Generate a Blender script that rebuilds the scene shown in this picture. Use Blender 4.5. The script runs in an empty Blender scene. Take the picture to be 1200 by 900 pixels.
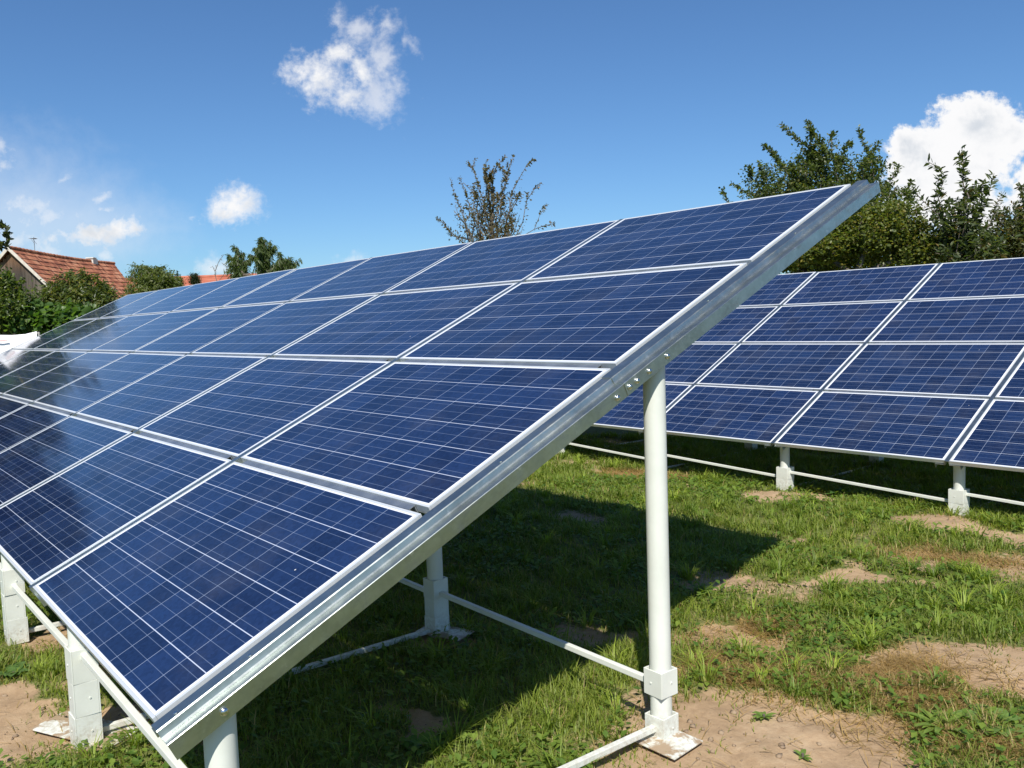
DATA = {'R': [[0.63476, 0.77193, -0.03474], [0.03697, -0.07525, -0.99648], [-0.77182, 0.63124, -0.07631]],
 'T': {'apple': {'base': [-16.23, 2.3, 0.0],
                 'blobs': [[-16.29, 2.25, 2.62, 0.32, 0.39], [-16.55, 1.95, 2.71, 0.45, 0.49], [-16.06, 2.54, 2.61, 0.19, 0.23], [-16.23, 2.29, 2.29, 0.49, 0.32]],
                 'shoots': [[-16.24, 2.37, 3.05], [-16.42, 2.17, 3.16], [-16.09, 2.54, 2.88]]},
       'broad': {'base': [-5.21, 13.18, 0.0],
                 'blobs': [[-5.94, 12.4, 2.79, 0.44, 0.26], [-5.62, 12.81, 2.93, 0.44, 0.35], [-5.21, 13.33, 3.1, 0.5, 0.44], [-4.84, 13.79, 3.13, 0.47, 0.5],
                           [-4.51, 14.16, 2.87, 0.5, 0.38]],
                 'shoots': [[-4.73, 14.01, 3.8], [-5.0, 13.65, 3.62], [-4.57, 14.15, 3.45], [-5.41, 13.13, 3.5]]},
       'bush': {'base': [-16.27, 3.52, 0.0],
                'blobs': [[-16.28, 3.54, 2.61, 0.58, 0.41], [-16.51, 3.24, 2.45, 0.41, 0.41], [-15.99, 3.87, 2.37, 0.41, 0.34], [-15.74, 4.14, 2.19, 0.27, 0.27],
                          [-16.17, 3.61, 2.14, 0.85, 0.34]],
                'shoots': [[-16.42, 3.42, 3.07], [-16.25, 3.63, 3.1], [-16.1, 3.81, 2.99], [-15.93, 3.99, 2.76], [-16.63, 3.14, 2.88], [-15.7, 4.23, 2.46]]},
       'con1': {'base': [-33.45, 11.08, 0.0], 'blobs': [[-33.49, 11.16, 3.82, 0.11, 0.25]], 'shoots': [[-33.51, 11.19, 4.24]]},
       'con2': {'base': [-32.99, 11.63, 0.0], 'blobs': [[-33.04, 11.71, 3.86, 0.11, 0.21]], 'shoots': [[-33.01, 11.77, 4.11]]},
       'dark': {'base': [-20.2, -0.8, 0],
                'blobs': [[-20.2, -0.9, 4.7, 1.7, 2.0], [-20, 0.7, 3.6, 1.3, 1.3], [-20, -0.8, 2.4, 2.2, 1.4], [-20, 1.6, 2.2, 1.2, 1.2]],
                'shoots': [[-19.87, 2.94, 3.87], [-19.87, 2.98, 4.17], [-19.95, 2.9, 4.33], [-20.11, 2.71, 4.38], [-20.2, -0.7, 7.0], [-20.2, -1.5, 6.8], [-20, 0.3, 6.0]]},
       'fig': {'base': [-16.15, 2.71, 0.0],
               'blobs': [[-16.35, 2.45, 2.21, 0.43, 0.23], [-16.04, 2.83, 2.16, 0.36, 0.25], [-15.78, 3.14, 2.05, 0.3, 0.2], [-16.72, 2.01, 2.3, 0.49, 0.26],
                         [-15.57, 3.4, 2.14, 0.33, 0.23]],
               'shoots': [[-16.15, 2.72, 2.44], [-15.89, 3.03, 2.38], [-16.47, 2.34, 2.51]]},
       'fill': {'base': [-4.5, 15.47, 0.0],
                'blobs': [[-4.83, 15.18, 2.73, 0.62, 0.31], [-4.33, 15.77, 2.64, 0.62, 0.31], [-3.84, 16.37, 2.61, 0.7, 0.31], [-3.35, 16.98, 2.65, 0.7, 0.37]],
                'shoots': [[-4.64, 15.45, 3.07], [-4.15, 16.05, 3.09], [-3.66, 16.65, 3.09]]},
       'peach': {'base': [-26.78, 8.12, 0.0],
                 'blobs': [[-27.09, 7.88, 3.69, 0.42, 0.34], [-26.73, 8.31, 3.58, 0.62, 0.39], [-26.36, 8.73, 3.42, 0.28, 0.22], [-26.8, 8.17, 3.17, 0.84, 0.39]],
                 'shoots': [[-27.28, 7.69, 4.06], [-27.01, 8.01, 3.96], [-26.6, 8.51, 3.91], [-26.77, 8.29, 3.95]]},
       'plum': {'base': [-6.32, 14.03, 0.0],
                'blobs': [[-6.4, 14.13, 3.4, 1.15, 0.83], [-6.91, 13.58, 4.07, 0.64, 0.54], [-6.49, 14.14, 4.47, 0.54, 0.64], [-5.96, 14.75, 4.13, 0.64, 0.7],
                          [-5.57, 15.14, 3.36, 0.58, 0.77], [-7.17, 13.2, 3.44, 0.64, 0.48], [-6.13, 14.4, 2.94, 1.36, 0.56]],
                'shoots': [[-6.93, 13.71, 5.28], [-6.62, 14.1, 5.33], [-6.77, 13.88, 5.05], [-6.31, 14.44, 5.1], [-6.46, 14.24, 4.95], [-6.0, 14.83, 5.16], [-5.93, 14.88, 4.87],
                           [-5.75, 15.11, 4.91], [-5.82, 14.99, 4.64], [-7.12, 13.43, 4.91], [-7.59, 12.75, 4.11], [-7.47, 12.92, 4.21], [-7.28, 13.19, 4.5], [-7.16, 13.35, 4.59],
                           [-7.01, 13.55, 4.77], [-5.48, 15.38, 4.42], [-5.33, 15.52, 4.14], [-5.41, 15.41, 3.92], [-5.34, 15.46, 3.69]]},
       'sapling': {'base': [-3.77, 13.98, 0.0],
                   'blobs': [[-3.82, 14.04, 2.8, 0.42, 0.42], [-3.88, 14.02, 3.23, 0.31, 0.36], [-3.6, 14.3, 2.72, 0.42, 0.28]],
                   'shoots': [[-3.86, 14.17, 4.3], [-3.88, 14.14, 4.24], [-4.2, 13.74, 4.15], [-3.51, 14.56, 3.93], [-4.34, 13.51, 3.71], [-3.54, 14.48, 3.67],
                              [-4.09, 13.81, 3.61], [-3.62, 14.36, 3.42], [-4.27, 13.59, 3.57], [-4.04, 13.9, 3.79], [-3.44, 14.57, 3.34], [-3.73, 14.28, 3.77]]},
       'side': {'base': [-3.51, 15.87, 0.0],
                'blobs': [[-3.6, 15.9, 2.84, 0.54, 0.42], [-3.75, 15.75, 3.14, 0.36, 0.39], [-3.36, 16.24, 3.2, 0.51, 0.54]],
                'shoots': [[-3.81, 15.75, 3.74], [-3.59, 16.03, 3.78], [-3.71, 15.85, 3.54], [-3.91, 15.6, 3.44], [-3.45, 16.22, 4.02], [-3.26, 16.44, 3.86]]},
       'sparse': {'base': [-16.63, 14.14, 0.0],
                  'blobs': [[-16.91, 14.12, 4.81, 0.72, 1.06], [-16.38, 14.76, 4.74, 0.62, 1.01], [-16.71, 14.29, 4.21, 1.2, 0.58]],
                  'shoots': [[-17.15, 14.0, 6.26], [-17.02, 14.18, 6.35], [-16.82, 14.42, 6.31], [-16.48, 14.83, 6.37], [-16.33, 15.02, 6.41], [-15.98, 15.44, 6.27],
                             [-17.44, 13.6, 5.8], [-15.8, 15.57, 5.61], [-17.64, 13.22, 4.73], [-15.53, 15.77, 4.45], [-17.29, 13.79, 5.84], [-16.22, 15.08, 5.73],
                             [-16.63, 14.62, 6.11], [-17.34, 13.65, 5.32], [-16.05, 15.24, 5.36], [-17.51, 13.35, 4.56], [-15.7, 15.62, 4.99], [-17.16, 13.88, 5.42],
                             [-16.32, 14.9, 5.38]]},
       'twiggy': {'base': [-29.36, 11.31, 0.0],
                  'blobs': [],
                  'shoots': [[-29.6, 11.2, 4.18], [-29.46, 11.39, 4.33], [-29.35, 11.55, 4.58], [-29.25, 11.62, 4.13], [-29.53, 11.26, 3.98], [-29.38, 11.48, 4.29]]},
       'willow': {'base': [-26.39, 11.77, 0.0],
                  'blobs': [[-27.05, 11.14, 4.06, 0.3, 0.42], [-26.46, 11.91, 4.45, 0.24, 0.39], [-26.46, 11.85, 3.97, 0.24, 0.36], [-25.98, 12.44, 4.03, 0.33, 0.21]],
                  'shoots': [[-27.17, 11.07, 4.69], [-26.57, 11.84, 4.99], [-26.34, 12.1, 4.86], [-26.45, 11.97, 4.92], [-26.15, 12.28, 4.46], [-25.65, 12.87, 4.16],
                             [-26.91, 11.35, 4.47], [-27.05, 11.2, 4.63], [-27.25, 10.93, 4.43], [-26.24, 12.21, 4.7], [-26.69, 11.65, 4.64], [-25.88, 12.59, 4.23],
                             [-26.79, 11.47, 4.22]]}},
 'a2': [-4.195, 6.689, 0.499],
 'barn': {'a': [-49.41, 7.85, 6.45], 'b': [-59.2, 15.47, 6.45]},
 'cam': [2.398, -0.652, 1.823],
 'farm': {'a': [-63.96, 16.96, 6.22]},
 'fh': [-0.7741, 0.6331, 0.0],
 'haze': [[-0.5658, 0.1365, 0.1982, 0.0863, 0], [-0.7033, 0.1462, 0.2993, 0.1346, 0], [-0.4979, 0.1195, 0.1499, 0.0559, 0]],
 'lens': 29.9671,
 'puff': [[0.5506, 0.1982, 0.0678, 0.0526, 0], [0.4965, 0.173, 0.0649, 0.0402, 0], [0.5065, 0.1387, 0.083, 0.0561, 0], [0.541, 0.1618, 0.0673, 0.0524, 0],
          [0.588, 0.1911, 0.0323, 0.0395, 60], [0.5363, 0.1084, 0.0773, 0.0409, 0], [0.6066, 0.1157, 0.0466, 0.0515, 0], [0.4699, 0.1816, 0.0293, 0.0332, 0]],
 'rh': [0.6331, 0.7741, 0.0],
 'sheet': [[-14.37, 1.67, 1.85], [-14.3, 1.75, 1.85], [-14.24, 1.82, 1.85], [-14.1, 1.99, 1.84], [-13.96, 2.16, 1.85], [-13.85, 2.31, 1.89]],
 'solid': [[-0.2104, 0.2817, 0.0523, 0.045, 0], [-0.2297, 0.2862, 0.0379, 0.0349, 0], [-0.1781, 0.2615, 0.0351, 0.0305, 0], [-0.1836, 0.3094, 0.0352, 0.0244, 0],
           [-0.1593, 0.2866, 0.0226, 0.0365, -35], [-0.3136, 0.1396, 0.0462, 0.0315, 0], [-0.3269, 0.1332, 0.0377, 0.0232, 0], [-0.2985, 0.1439, 0.0283, 0.0272, 0],
           [-0.4767, 0.112, 0.0811, 0.02, -8], [-0.4485, 0.1178, 0.0505, 0.0219, -20], [-0.4344, 0.1222, 0.0286, 0.0186, 0]],
 'tilt1': 0.4339,
 'tilt2': 0.46279,
 'wisp': [[-0.1848, 0.3435, 0.0186, 0.0326, 0], [-0.1266, 0.3396, 0.0305, 0.0283, 0], [-0.1033, 0.3161, 0.0182, 0.0262, -40], [-0.1609, 0.3342, 0.0411, 0.0264, 0],
          [-0.1377, 0.3097, 0.0367, 0.0364, -30], [-0.1465, 0.2671, 0.0429, 0.0506, -40], [-0.5765, 0.2001, 0.0293, 0.0347, 0], [-0.5551, 0.1479, 0.0982, 0.0275, 0],
          [-0.5135, 0.1747, 0.038, 0.0135, -15], [-0.5286, 0.1323, 0.0768, 0.0272, 0], [-0.4657, 0.1546, 0.0268, 0.0133, -25], [-0.4608, 0.1398, 0.0218, 0.011, 0],
          [-0.5789, 0.2195, 0.0214, 0.0208, 0], [-0.4654, 0.09, 0.0292, 0.0133, 0], [-0.5682, 0.1073, 0.0795, 0.0276, 0], [-0.4994, 0.1664, 0.0375, 0.0157, 0],
          [-0.1883, 0.0774, 0.0352, 0.0122, 0], [-0.3406, 0.0699, 0.0447, 0.019, 0], [-0.6434, 0.1539, 0.1132, 0.0476, 0], [-0.7306, 0.1714, 0.1382, 0.0744, 0],
          [-0.5495, 0.0919, 0.0912, 0.0206, 0]]}
import bpy, bmesh, math, random
import numpy as np
from mathutils import Vector, Matrix, Quaternion
C = bpy.context.scene
COL = C.collection
rnd = random.Random(7)
R_ = math.radians
K = 1.02
PU, PV = 1.66*K, 1.0145*K          # column and row pitch of the panel tables
PW, PH, PT = 1.652, 1.000, 0.035    # one panel
SUN = Vector((0.46989, -0.44248, 0.76382)).normalized()

# ------------------------------------------------------------------ helpers
def tag(o, label=None, cat=None, group=None, kind=None):
    if label: o['label'] = label
    if cat: o['category'] = cat
    if group: o['group'] = group
    if kind: o['kind'] = kind
    return o

def empty(name, loc=(0, 0, 0), rot=(0, 0, 0)):
    o = bpy.data.objects.new(name, None); COL.objects.link(o)
    o.location = loc; o.rotation_euler = rot; o.empty_display_size = .2
    return o

def link(name, me, parent=None, mat=None, smooth=False):
    o = bpy.data.objects.new(name, me); COL.objects.link(o)
    if parent: o.parent = parent
    if mat and not me.materials: me.materials.append(mat)
    if smooth:
        me.polygons.foreach_set('use_smooth', [True]*len(me.polygons))
    return o

class MB:
    """collects simple shapes in one bmesh"""
    def __init__(s): s.bm = bmesh.new()
    def box(s, x0, x1, y0, y1, z0, z1, M=None, bevel=0):
        r = bmesh.ops.create_cube(s.bm, size=1)['verts']
        for v in r:
            v.co = Vector((x0+(v.co.x+.5)*(x1-x0), y0+(v.co.y+.5)*(y1-y0), z0+(v.co.z+.5)*(z1-z0)))
        if bevel:
            es = list({e for v in r for e in v.link_edges})
            rr = bmesh.ops.bevel(s.bm, geom=es, offset=bevel, segments=2, affect='EDGES', profile=.6)
            r = list({v for f in rr['faces'] for v in f.verts} | {v for v in r if v.is_valid})
        if M is not None:
            for v in r: v.co = M @ v.co
        return r
    def tube(s, pts, rad, n=12, cap=True):
        pts = [Vector(p) for p in pts]
        rad = rad if hasattr(rad, '__len__') else [rad]*len(pts)
        up = None; rings = []
        for i, p in enumerate(pts):
            d = (pts[min(i+1, len(pts)-1)]-pts[max(i-1, 0)]).normalized()
            if up is None:
                up = Vector((0, 0, 1)) if abs(d.z) < .9 else Vector((1, 0, 0))
            a = d.cross(up).normalized(); b = a.cross(d).normalized(); up = b
            rings.append([s.bm.verts.new(p+rad[i]*(math.cos(t)*a+math.sin(t)*b)) for t in [2*math.pi*k/n for k in range(n)]])
        for r0, r1 in zip(rings, rings[1:]):
            for k in range(n):
                f = s.bm.faces.new((r0[k], r0[(k+1) % n], r1[(k+1) % n], r1[k])); f.smooth = True
        if cap:
            # caps on their own vertices keep the long sides evenly shaded
            s.bm.faces.new([s.bm.verts.new(v.co) for v in rings[0][::-1]]); s.bm.faces.new([s.bm.verts.new(v.co) for v in rings[-1]])
    def prism(s, prof, a0, a1, mp):
        """closed 2d outline swept from a0 to a1; mp(u, v, a) -> point"""
        r0 = [s.bm.verts.new(mp(u, v, a0)) for u, v in prof]; r1 = [s.bm.verts.new(mp(u, v, a1)) for u, v in prof]
        n = len(prof)
        for k in range(n): s.bm.faces.new((r0[k], r0[(k+1) % n], r1[(k+1) % n], r1[k]))
        s.bm.faces.new(r0[::-1]); s.bm.faces.new(r1)
    def mesh(s, name, mat=None):
        bmesh.ops.recalc_face_normals(s.bm, faces=s.bm.faces)
        me = bpy.data.meshes.new(name); s.bm.to_mesh(me); s.bm.free()
        if mat: me.materials.append(mat)
        return me

def np_mesh(name, V, F, col=None, smooth=False, mat=None, nf=4):
    """V (n,3), F (m,nf)"""
    me = bpy.data.meshes.new(name)
    V = np.asarray(V, np.float32); F = np.asarray(F, np.int32)
    me.vertices.add(len(V)); me.vertices.foreach_set('co', V.ravel())
    me.loops.add(F.size); me.loops.foreach_set('vertex_index', F.ravel())
    me.polygons.add(len(F))
    me.polygons.foreach_set('loop_start', np.arange(0, F.size, nf, dtype=np.int32))
    me.polygons.foreach_set('loop_total', np.full(len(F), nf, np.int32))
    if smooth: me.polygons.foreach_set('use_smooth', np.ones(len(F), bool))
    me.update(calc_edges=True)
    if col is not None:
        a = me.attributes.new('tone', 'FLOAT_COLOR', 'POINT')
        c4 = np.ones((len(V), 4), np.float32); c4[:, :3] = col
        a.data.foreach_set('color', c4.ravel())
    if mat: me.materials.append(mat)
    return me

# value noise
_rs = np.random.RandomState(3)
_lat = _rs.rand(256, 256)
def vnoise(x, y):
    xi = np.floor(x).astype(int); yi = np.floor(y).astype(int); fx = x-xi; fy = y-yi
    fx = fx*fx*(3-2*fx); fy = fy*fy*(3-2*fy)
    g = lambda i, j: _lat[(xi+i) & 255, (yi+j) & 255]
    return (g(0, 0)*(1-fx)+g(1, 0)*fx)*(1-fy)+(g(0, 1)*(1-fx)+g(1, 1)*fx)*fy
def fbm(x, y, o=4):
    s = 0; a = .5; t = 0
    for k in range(o):
        s = s+a*vnoise(x*2**k+17.3*k, y*2**k+9.1*k); t += a; a *= .5
    return s/t

# ------------------------------------------------------------------ node helpers
def new_mat(name):
    m = bpy.data.materials.new(name); m.use_nodes = True
    nt = m.node_tree; nt.nodes.clear()
    return m, nt
class N:
    def __init__(s, nt): s.nt = nt
    def n(s, t, ins=None, **kw):
        nd = s.nt.nodes.new(t)
        for k, v in kw.items(): setattr(nd, k, v)
        for k, v in (ins or {}).items(): s.set(nd.inputs[k], v)
        return nd
    def set(s, sock, v):
        if isinstance(v, bpy.types.NodeSocket): s.nt.links.new(v, sock)
        elif isinstance(v, bpy.types.Node): s.nt.links.new(v.outputs[0], sock)
        else: sock.default_value = v
    def m(s, op, a, b=0.0, c=0.0, clamp=False):
        nd = s.nt.nodes.new('ShaderNodeMath'); nd.operation = op; nd.use_clamp = clamp
        s.set(nd.inputs[0], a); s.set(nd.inputs[1], b); s.set(nd.inputs[2], c)
        return nd.outputs[0]
    def vm(s, op, a, b=(0, 0, 0)):
        nd = s.nt.nodes.new('ShaderNodeVectorMath'); nd.operation = op
        s.set(nd.inputs[0], a); s.set(nd.inputs[1], b)
        return nd.outputs['Value'] if op in ('DOT_PRODUCT', 'LENGTH') else nd.outputs[0]
    def mix(s, f, a, b, typ='RGBA', blend='MIX'):
        nd = s.nt.nodes.new('ShaderNodeMix'); nd.data_type = typ
        if typ == 'RGBA': nd.blend_type = blend
        i = {'FLOAT': (2, 3, 0), 'RGBA': (6, 7, 2)}[typ]
        s.set(nd.inputs[0], f); s.set(nd.inputs[i[0]], a); s.set(nd.inputs[i[1]], b)
        return nd.outputs[i[2]]
    def noise(s, vec, scale, detail=4, rough=.55, dist=0.0):
        nd = s.n('ShaderNodeTexNoise', {'Scale': scale, 'Detail': detail, 'Roughness': rough, 'Distortion': dist})
        if vec is not None: s.set(nd.inputs['Vector'], vec)
        return nd.outputs['Fac']
    def ramp(s, f, stops):
        nd = s.nt.nodes.new('ShaderNodeValToRGB'); e = nd.color_ramp.elements
        while len(e) < len(stops): e.new(.5)
        for q, (p, c) in zip(e, stops):
            q.position = p; q.color = c if len(c) == 4 else (*c, 1)
        s.set(nd.inputs[0], f); return nd.outputs[0]
    def sstep(s, v, a, b):
        nd = s.nt.nodes.new('ShaderNodeMapRange'); nd.interpolation_type = 'SMOOTHSTEP'
        s.set(nd.inputs[0], v); nd.inputs[1].default_value = a; nd.inputs[2].default_value = b
        return nd.outputs[0]
    def out(s, sh): s.set(s.n('ShaderNodeOutputMaterial').inputs['Surface'], sh)
def rgb(c): return (*c, 1)

def simple(name, c0, c1, scale=8, rough=(.4, .6), metal=0, bump=0, bscale=60, detail=5, coord='Object', spec=.5):
    m, nt = new_mat(name); g = N(nt)
    tc = g.n('ShaderNodeTexCoord').outputs[coord]
    f = g.sstep(g.noise(tc, scale, detail, .6), .32, .68)
    p = g.n('ShaderNodeBsdfPrincipled', {'Base Color': g.mix(f, rgb(c0), rgb(c1)), 'Metallic': metal,
            'Roughness': g.mix(f, rough[0], rough[1], 'FLOAT'), 'Specular IOR Level': spec})
    if bump:
        b = g.n('ShaderNodeBump', {'Strength': bump, 'Distance': .004, 'Height': g.noise(tc, bscale, 4)})
        g.set(p.inputs['Normal'], b)
    g.out(p); return m

# ------------------------------------------------------------------ materials
def mat_cells():
    m, nt = new_mat('solar_cells'); g = N(nt)
    co = g.n('ShaderNodeTexCoord').outputs['Object']
    sp = g.n('ShaderNodeSeparateXYZ', {0: co})
    x, y = sp.outputs[0], sp.outputs[1]
    P = .1605; mx, my = (PW-.021-10*P)/2, (PH-.021-6*P)/2
    u = g.m('DIVIDE', g.m('SUBTRACT', x, mx), P); v = g.m('DIVIDE', g.m('SUBTRACT', y, my), P)
    fu, fv = g.m('FRACT', u), g.m('FRACT', v); iu, iv = g.m('FLOOR', u), g.m('FLOOR', v)
    def edge(f): return g.m('MULTIPLY', g.m('MINIMUM', f, g.m('SUBTRACT', 1.0, f)), P)
    gap_v = g.sstep(edge(fv), .0021, .0009)      # lines along the row
    gap_u = g.sstep(edge(fu), .0021, .0007)      # lines up the slope
    bus = None
    for k in (.1667, .5, .8333):
        b = g.sstep(g.m('ABSOLUTE', g.m('SUBTRACT', fv, k)), .0014/P, .0005/P)
        bus = b if bus is None else g.m('MAXIMUM', bus, b)
    ins = g.m('MULTIPLY', g.m('MULTIPLY', g.m('GREATER_THAN', u, 0.0), g.m('LESS_THAN', u, 10.0)),
              g.m('MULTIPLY', g.m('GREATER_THAN', v, 0.0), g.m('LESS_THAN', v, 6.0)))
    rn_ = g.n('ShaderNodeObjectInfo').outputs['Random']
    cell = g.n('ShaderNodeCombineXYZ', {0: iu, 1: iv, 2: g.m('MULTIPLY', rn_, 91.0)})
    wn = g.n('ShaderNodeTexWhiteNoise', {'Vector': cell}, noise_dimensions='3D').outputs['Value']
    # crystal grain differs from cell to cell
    gco = g.n('ShaderNodeVectorMath', {0: co, 1: g.n('ShaderNodeVectorMath', {0: cell, 1: (3.1, 2.3, 1.7)}, operation='MULTIPLY').outputs[0]}, operation='ADD').outputs[0]
    vor = g.n('ShaderNodeTexVoronoi', {'Vector': gco, 'Scale': 75.0})
    gr = g.n('ShaderNodeSeparateColor', {0: vor.outputs['Color']}).outputs[0]
    val = g.m('ADD', g.m('ADD', .06, g.m('MULTIPLY', wn, .50)), g.m('MULTIPLY', gr, .35))
    base = g.ramp(val, [(.05, (.0058, .0125, .042)), (.45, (.0090, .0205, .064)), (.80, (.0128, .0290, .088)), (1.0, (.0105, .0330, .098))])
    tint = g.mix(rn_, (.93, .95, 1.0, 1), (1.06, 1.05, 1.0, 1))
    base = g.mix(1.0, base, tint, blend='MULTIPLY')
    c = g.mix(g.m('MULTIPLY', bus, .42), base, (.22, .28, .40, 1))
    c = g.mix(g.m('MULTIPLY', gap_u, .62), c, (.36, .43, .56, 1))
    c = g.mix(g.m('MULTIPLY', gap_v, .78), c, (.60, .66, .78, 1))
    c = g.mix(ins, (.74, .76, .78, 1), c)
    # dust and a few droppings on the glass
    ow = g.n('ShaderNodeVectorMath', {0: co, 1: g.n('ShaderNodeCombineXYZ', {0: g.m('MULTIPLY', rn_, 37.0), 1: g.m('MULTIPLY', rn_, 11.0), 2: 0.0})}, operation='ADD').outputs[0]
    dust = g.sstep(g.noise(ow, 2.2, 6, .65), .45, .8)
    c = g.mix(g.m('MULTIPLY', dust, .05), c, (.42, .40, .36, 1))
    sv = g.n('ShaderNodeTexVoronoi', {'Vector': ow, 'Scale': 6.0})
    spk = g.m('MULTIPLY', g.m('LESS_THAN', sv.outputs['Distance'], .022), g.m('GREATER_THAN', g.n('ShaderNodeSeparateColor', {0: sv.outputs['Color']}).outputs[0], .72))
    c = g.mix(g.m('MULTIPLY', spk, .7), c, (.75, .75, .72, 1))
    p = g.n('ShaderNodeBsdfPrincipled', {'Base Color': c, 'Roughness': g.m('ADD', .085, g.m('MULTIPLY', dust, .06)), 'IOR': 1.42, 'Specular IOR Level': .5})
    bp = g.n('ShaderNodeBump', {'Strength': .03, 'Distance': .002, 'Height': g.noise(co, 14, 2)})
    g.set(p.inputs['Normal'], bp)
    g.out(p); return m

def mat_zinc():
    m, nt = new_mat('galvanised_zinc'); g = N(nt)
    co = g.n('ShaderNodeTexCoord').outputs['Object']
    v = g.n('ShaderNodeTexVoronoi', {'Vector': co, 'Scale': 55.0})
    sp = g.n('ShaderNodeSeparateColor', {0: v.outputs['Color']}).outputs[0]
    n1 = g.noise(co, 5, 6, .65, .4); n2 = g.noise(co, 24, 5, .65)
    f = g.m('ADD', g.m('MULTIPLY', sp, .07), g.m('MULTIPLY', n1, .93))
    c = g.ramp(f, [(.25, (.33, .36, .34)), (.5, (.46, .50, .475)), (.75, (.60, .64, .62))])
    st = g.sstep(n2, .60, .74)
    c = g.mix(g.m('MULTIPLY', st, .4), c, (.86, .87, .85, 1))
    grime = g.sstep(g.noise(g.vm('MULTIPLY', co, (1, .45, 1)), 11, 7, .72, .3), .50, .68)
    c = g.mix(g.m('MULTIPLY', grime, .5), c, (.27, .28, .25, 1))
    p = g.n('ShaderNodeBsdfPrincipled', {'Base Color': c, 'Metallic': .97, 'Roughness': g.m('ADD', .27, g.m('MULTIPLY', g.m('ADD', n2, grime), .14))})
    bp = g.n('ShaderNodeBump', {'Strength': .10, 'Distance': .002, 'Height': g.m('ADD', n1, g.m('MULTIPLY', n2, .3))})
    g.set(p.inputs['Normal'], bp); g.out(p); return m

def mat_paint(soil=0.0):
    m, nt = new_mat('white_paint'); g = N(nt)
    tc = g.n('ShaderNodeTexCoord'); co = tc.outputs['Object']
    n1 = g.noise(co, 3, 6, .65); n2 = g.noise(co, 45, 5, .7)
    c = g.mix(g.sstep(n1, .35, .7), (.69, .71, .65, 1), (.61, .63, .57, 1))
    geo = g.n('ShaderNodeNewGeometry').outputs['Position']
    z = g.n('ShaderNodeSeparateXYZ', {0: geo}).outputs[2]
    splash = g.m('MULTIPLY', g.sstep(z, .20, 0.0), g.sstep(n2, .40, .62))   # soil splashed up at the foot
    c = g.mix(g.m('MULTIPLY', splash, .55), c, (.36, .29, .20, 1))
    if soil:      # earth trodden over the plates
        so = g.sstep(g.noise(co, 9, 6, .65, .5), .46, .54)
        c = g.mix(g.m('MULTIPLY', so, soil), c, (.33, .235, .145, 1))
    chip = g.sstep(g.noise(co, 18, 6, .75), .70, .74)
    c = g.mix(g.m('MULTIPLY', chip, .5), c, (.38, .36, .32, 1))
    p = g.n('ShaderNodeBsdfPrincipled', {'Base Color': c, 'Roughness': g.m('ADD', .38, g.m('MULTIPLY', n1, .2))})
    g.set(p.inputs['Normal'], g.n('ShaderNodeBump', {'Strength': .15, 'Distance': .001, 'Height': n2}))
    g.out(p); return m

def mat_leaf(name, transl=.35, rough=.42, spec=.45):
    m, nt = new_mat(name); g = N(nt)
    a = g.n('ShaderNodeAttribute', attribute_name='tone').outputs['Color']
    p = g.n('ShaderNodeBsdfPrincipled', {'Base Color': a, 'Roughness': rough, 'Specular IOR Level': spec})
    tcol = g.mix(1.0, a, (1.5, 1.6, .55, 1), blend='MULTIPLY')
    t = g.n('ShaderNodeBsdfTranslucent', {'Color': tcol})
    g.out(g.n('ShaderNodeMixShader', {0: transl, 1: p.outputs[0], 2: t.outputs[0]})); return m

def mat_ground():
    m, nt = new_mat('garden_soil'); g = N(nt)
    co = g.n('ShaderNodeTexCoord').outputs['Object']
    d = g.n('ShaderNodeAttribute', attribute_name='tone').outputs['Color']
    dirt = g.n('ShaderNodeSeparateColor', {0: d}).outputs[0]
    n1 = g.noise(co, 2.3, 6, .6); n2 = g.noise(co, 22, 6, .65); n3 = g.noise(co, 160, 4, .7)
    soil = g.ramp(g.m('ADD', g.m('MULTIPLY', n1, .55), g.m('MULTIPLY', n2, .45)),
                  [(.3, (.26, .172, .098)), (.5, (.37, .258, .155)), (.7, (.47, .35, .225))])
    soil = g.mix(g.m('MULTIPLY', g.sstep(g.noise(co, 7, 6, .7, .4), .52, .70), .5), soil, (.24, .165, .10, 1))
    soil = g.mix(g.m('MULTIPLY', g.sstep(n3, .58, .75), .45), soil, (.17, .11, .062, 1))
    soil = g.mix(g.m('MULTIPLY', g.sstep(n3, .42, .28), .3), soil, (.42, .33, .24, 1))
    turf = g.ramp(g.m('ADD', g.m('MULTIPLY', n2, .6), g.m('MULTIPLY', n3, .4)),
                  [(.35, (.060, .080, .020)), (.5, (.115, .135, .036)), (.68, (.25, .215, .09))])
    f = g.sstep(g.m('ADD', dirt, g.m('MULTIPLY', g.m('SUBTRACT', n2, .5), .95)), .30, .62)
    c = g.mix(f, turf, soil)
    p = g.n('ShaderNodeBsdfPrincipled', {'Base Color': c, 'Roughness': .92, 'Specular IOR Level': .2})
    h = g.m('ADD', g.m('MULTIPLY', n2, .8), g.m('MULTIPLY', n3, .35))
    g.set(p.inputs['Normal'], g.n('ShaderNodeBump', {'Strength': .55, 'Distance': .02, 'Height': h}))
    g.out(p); return m

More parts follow.
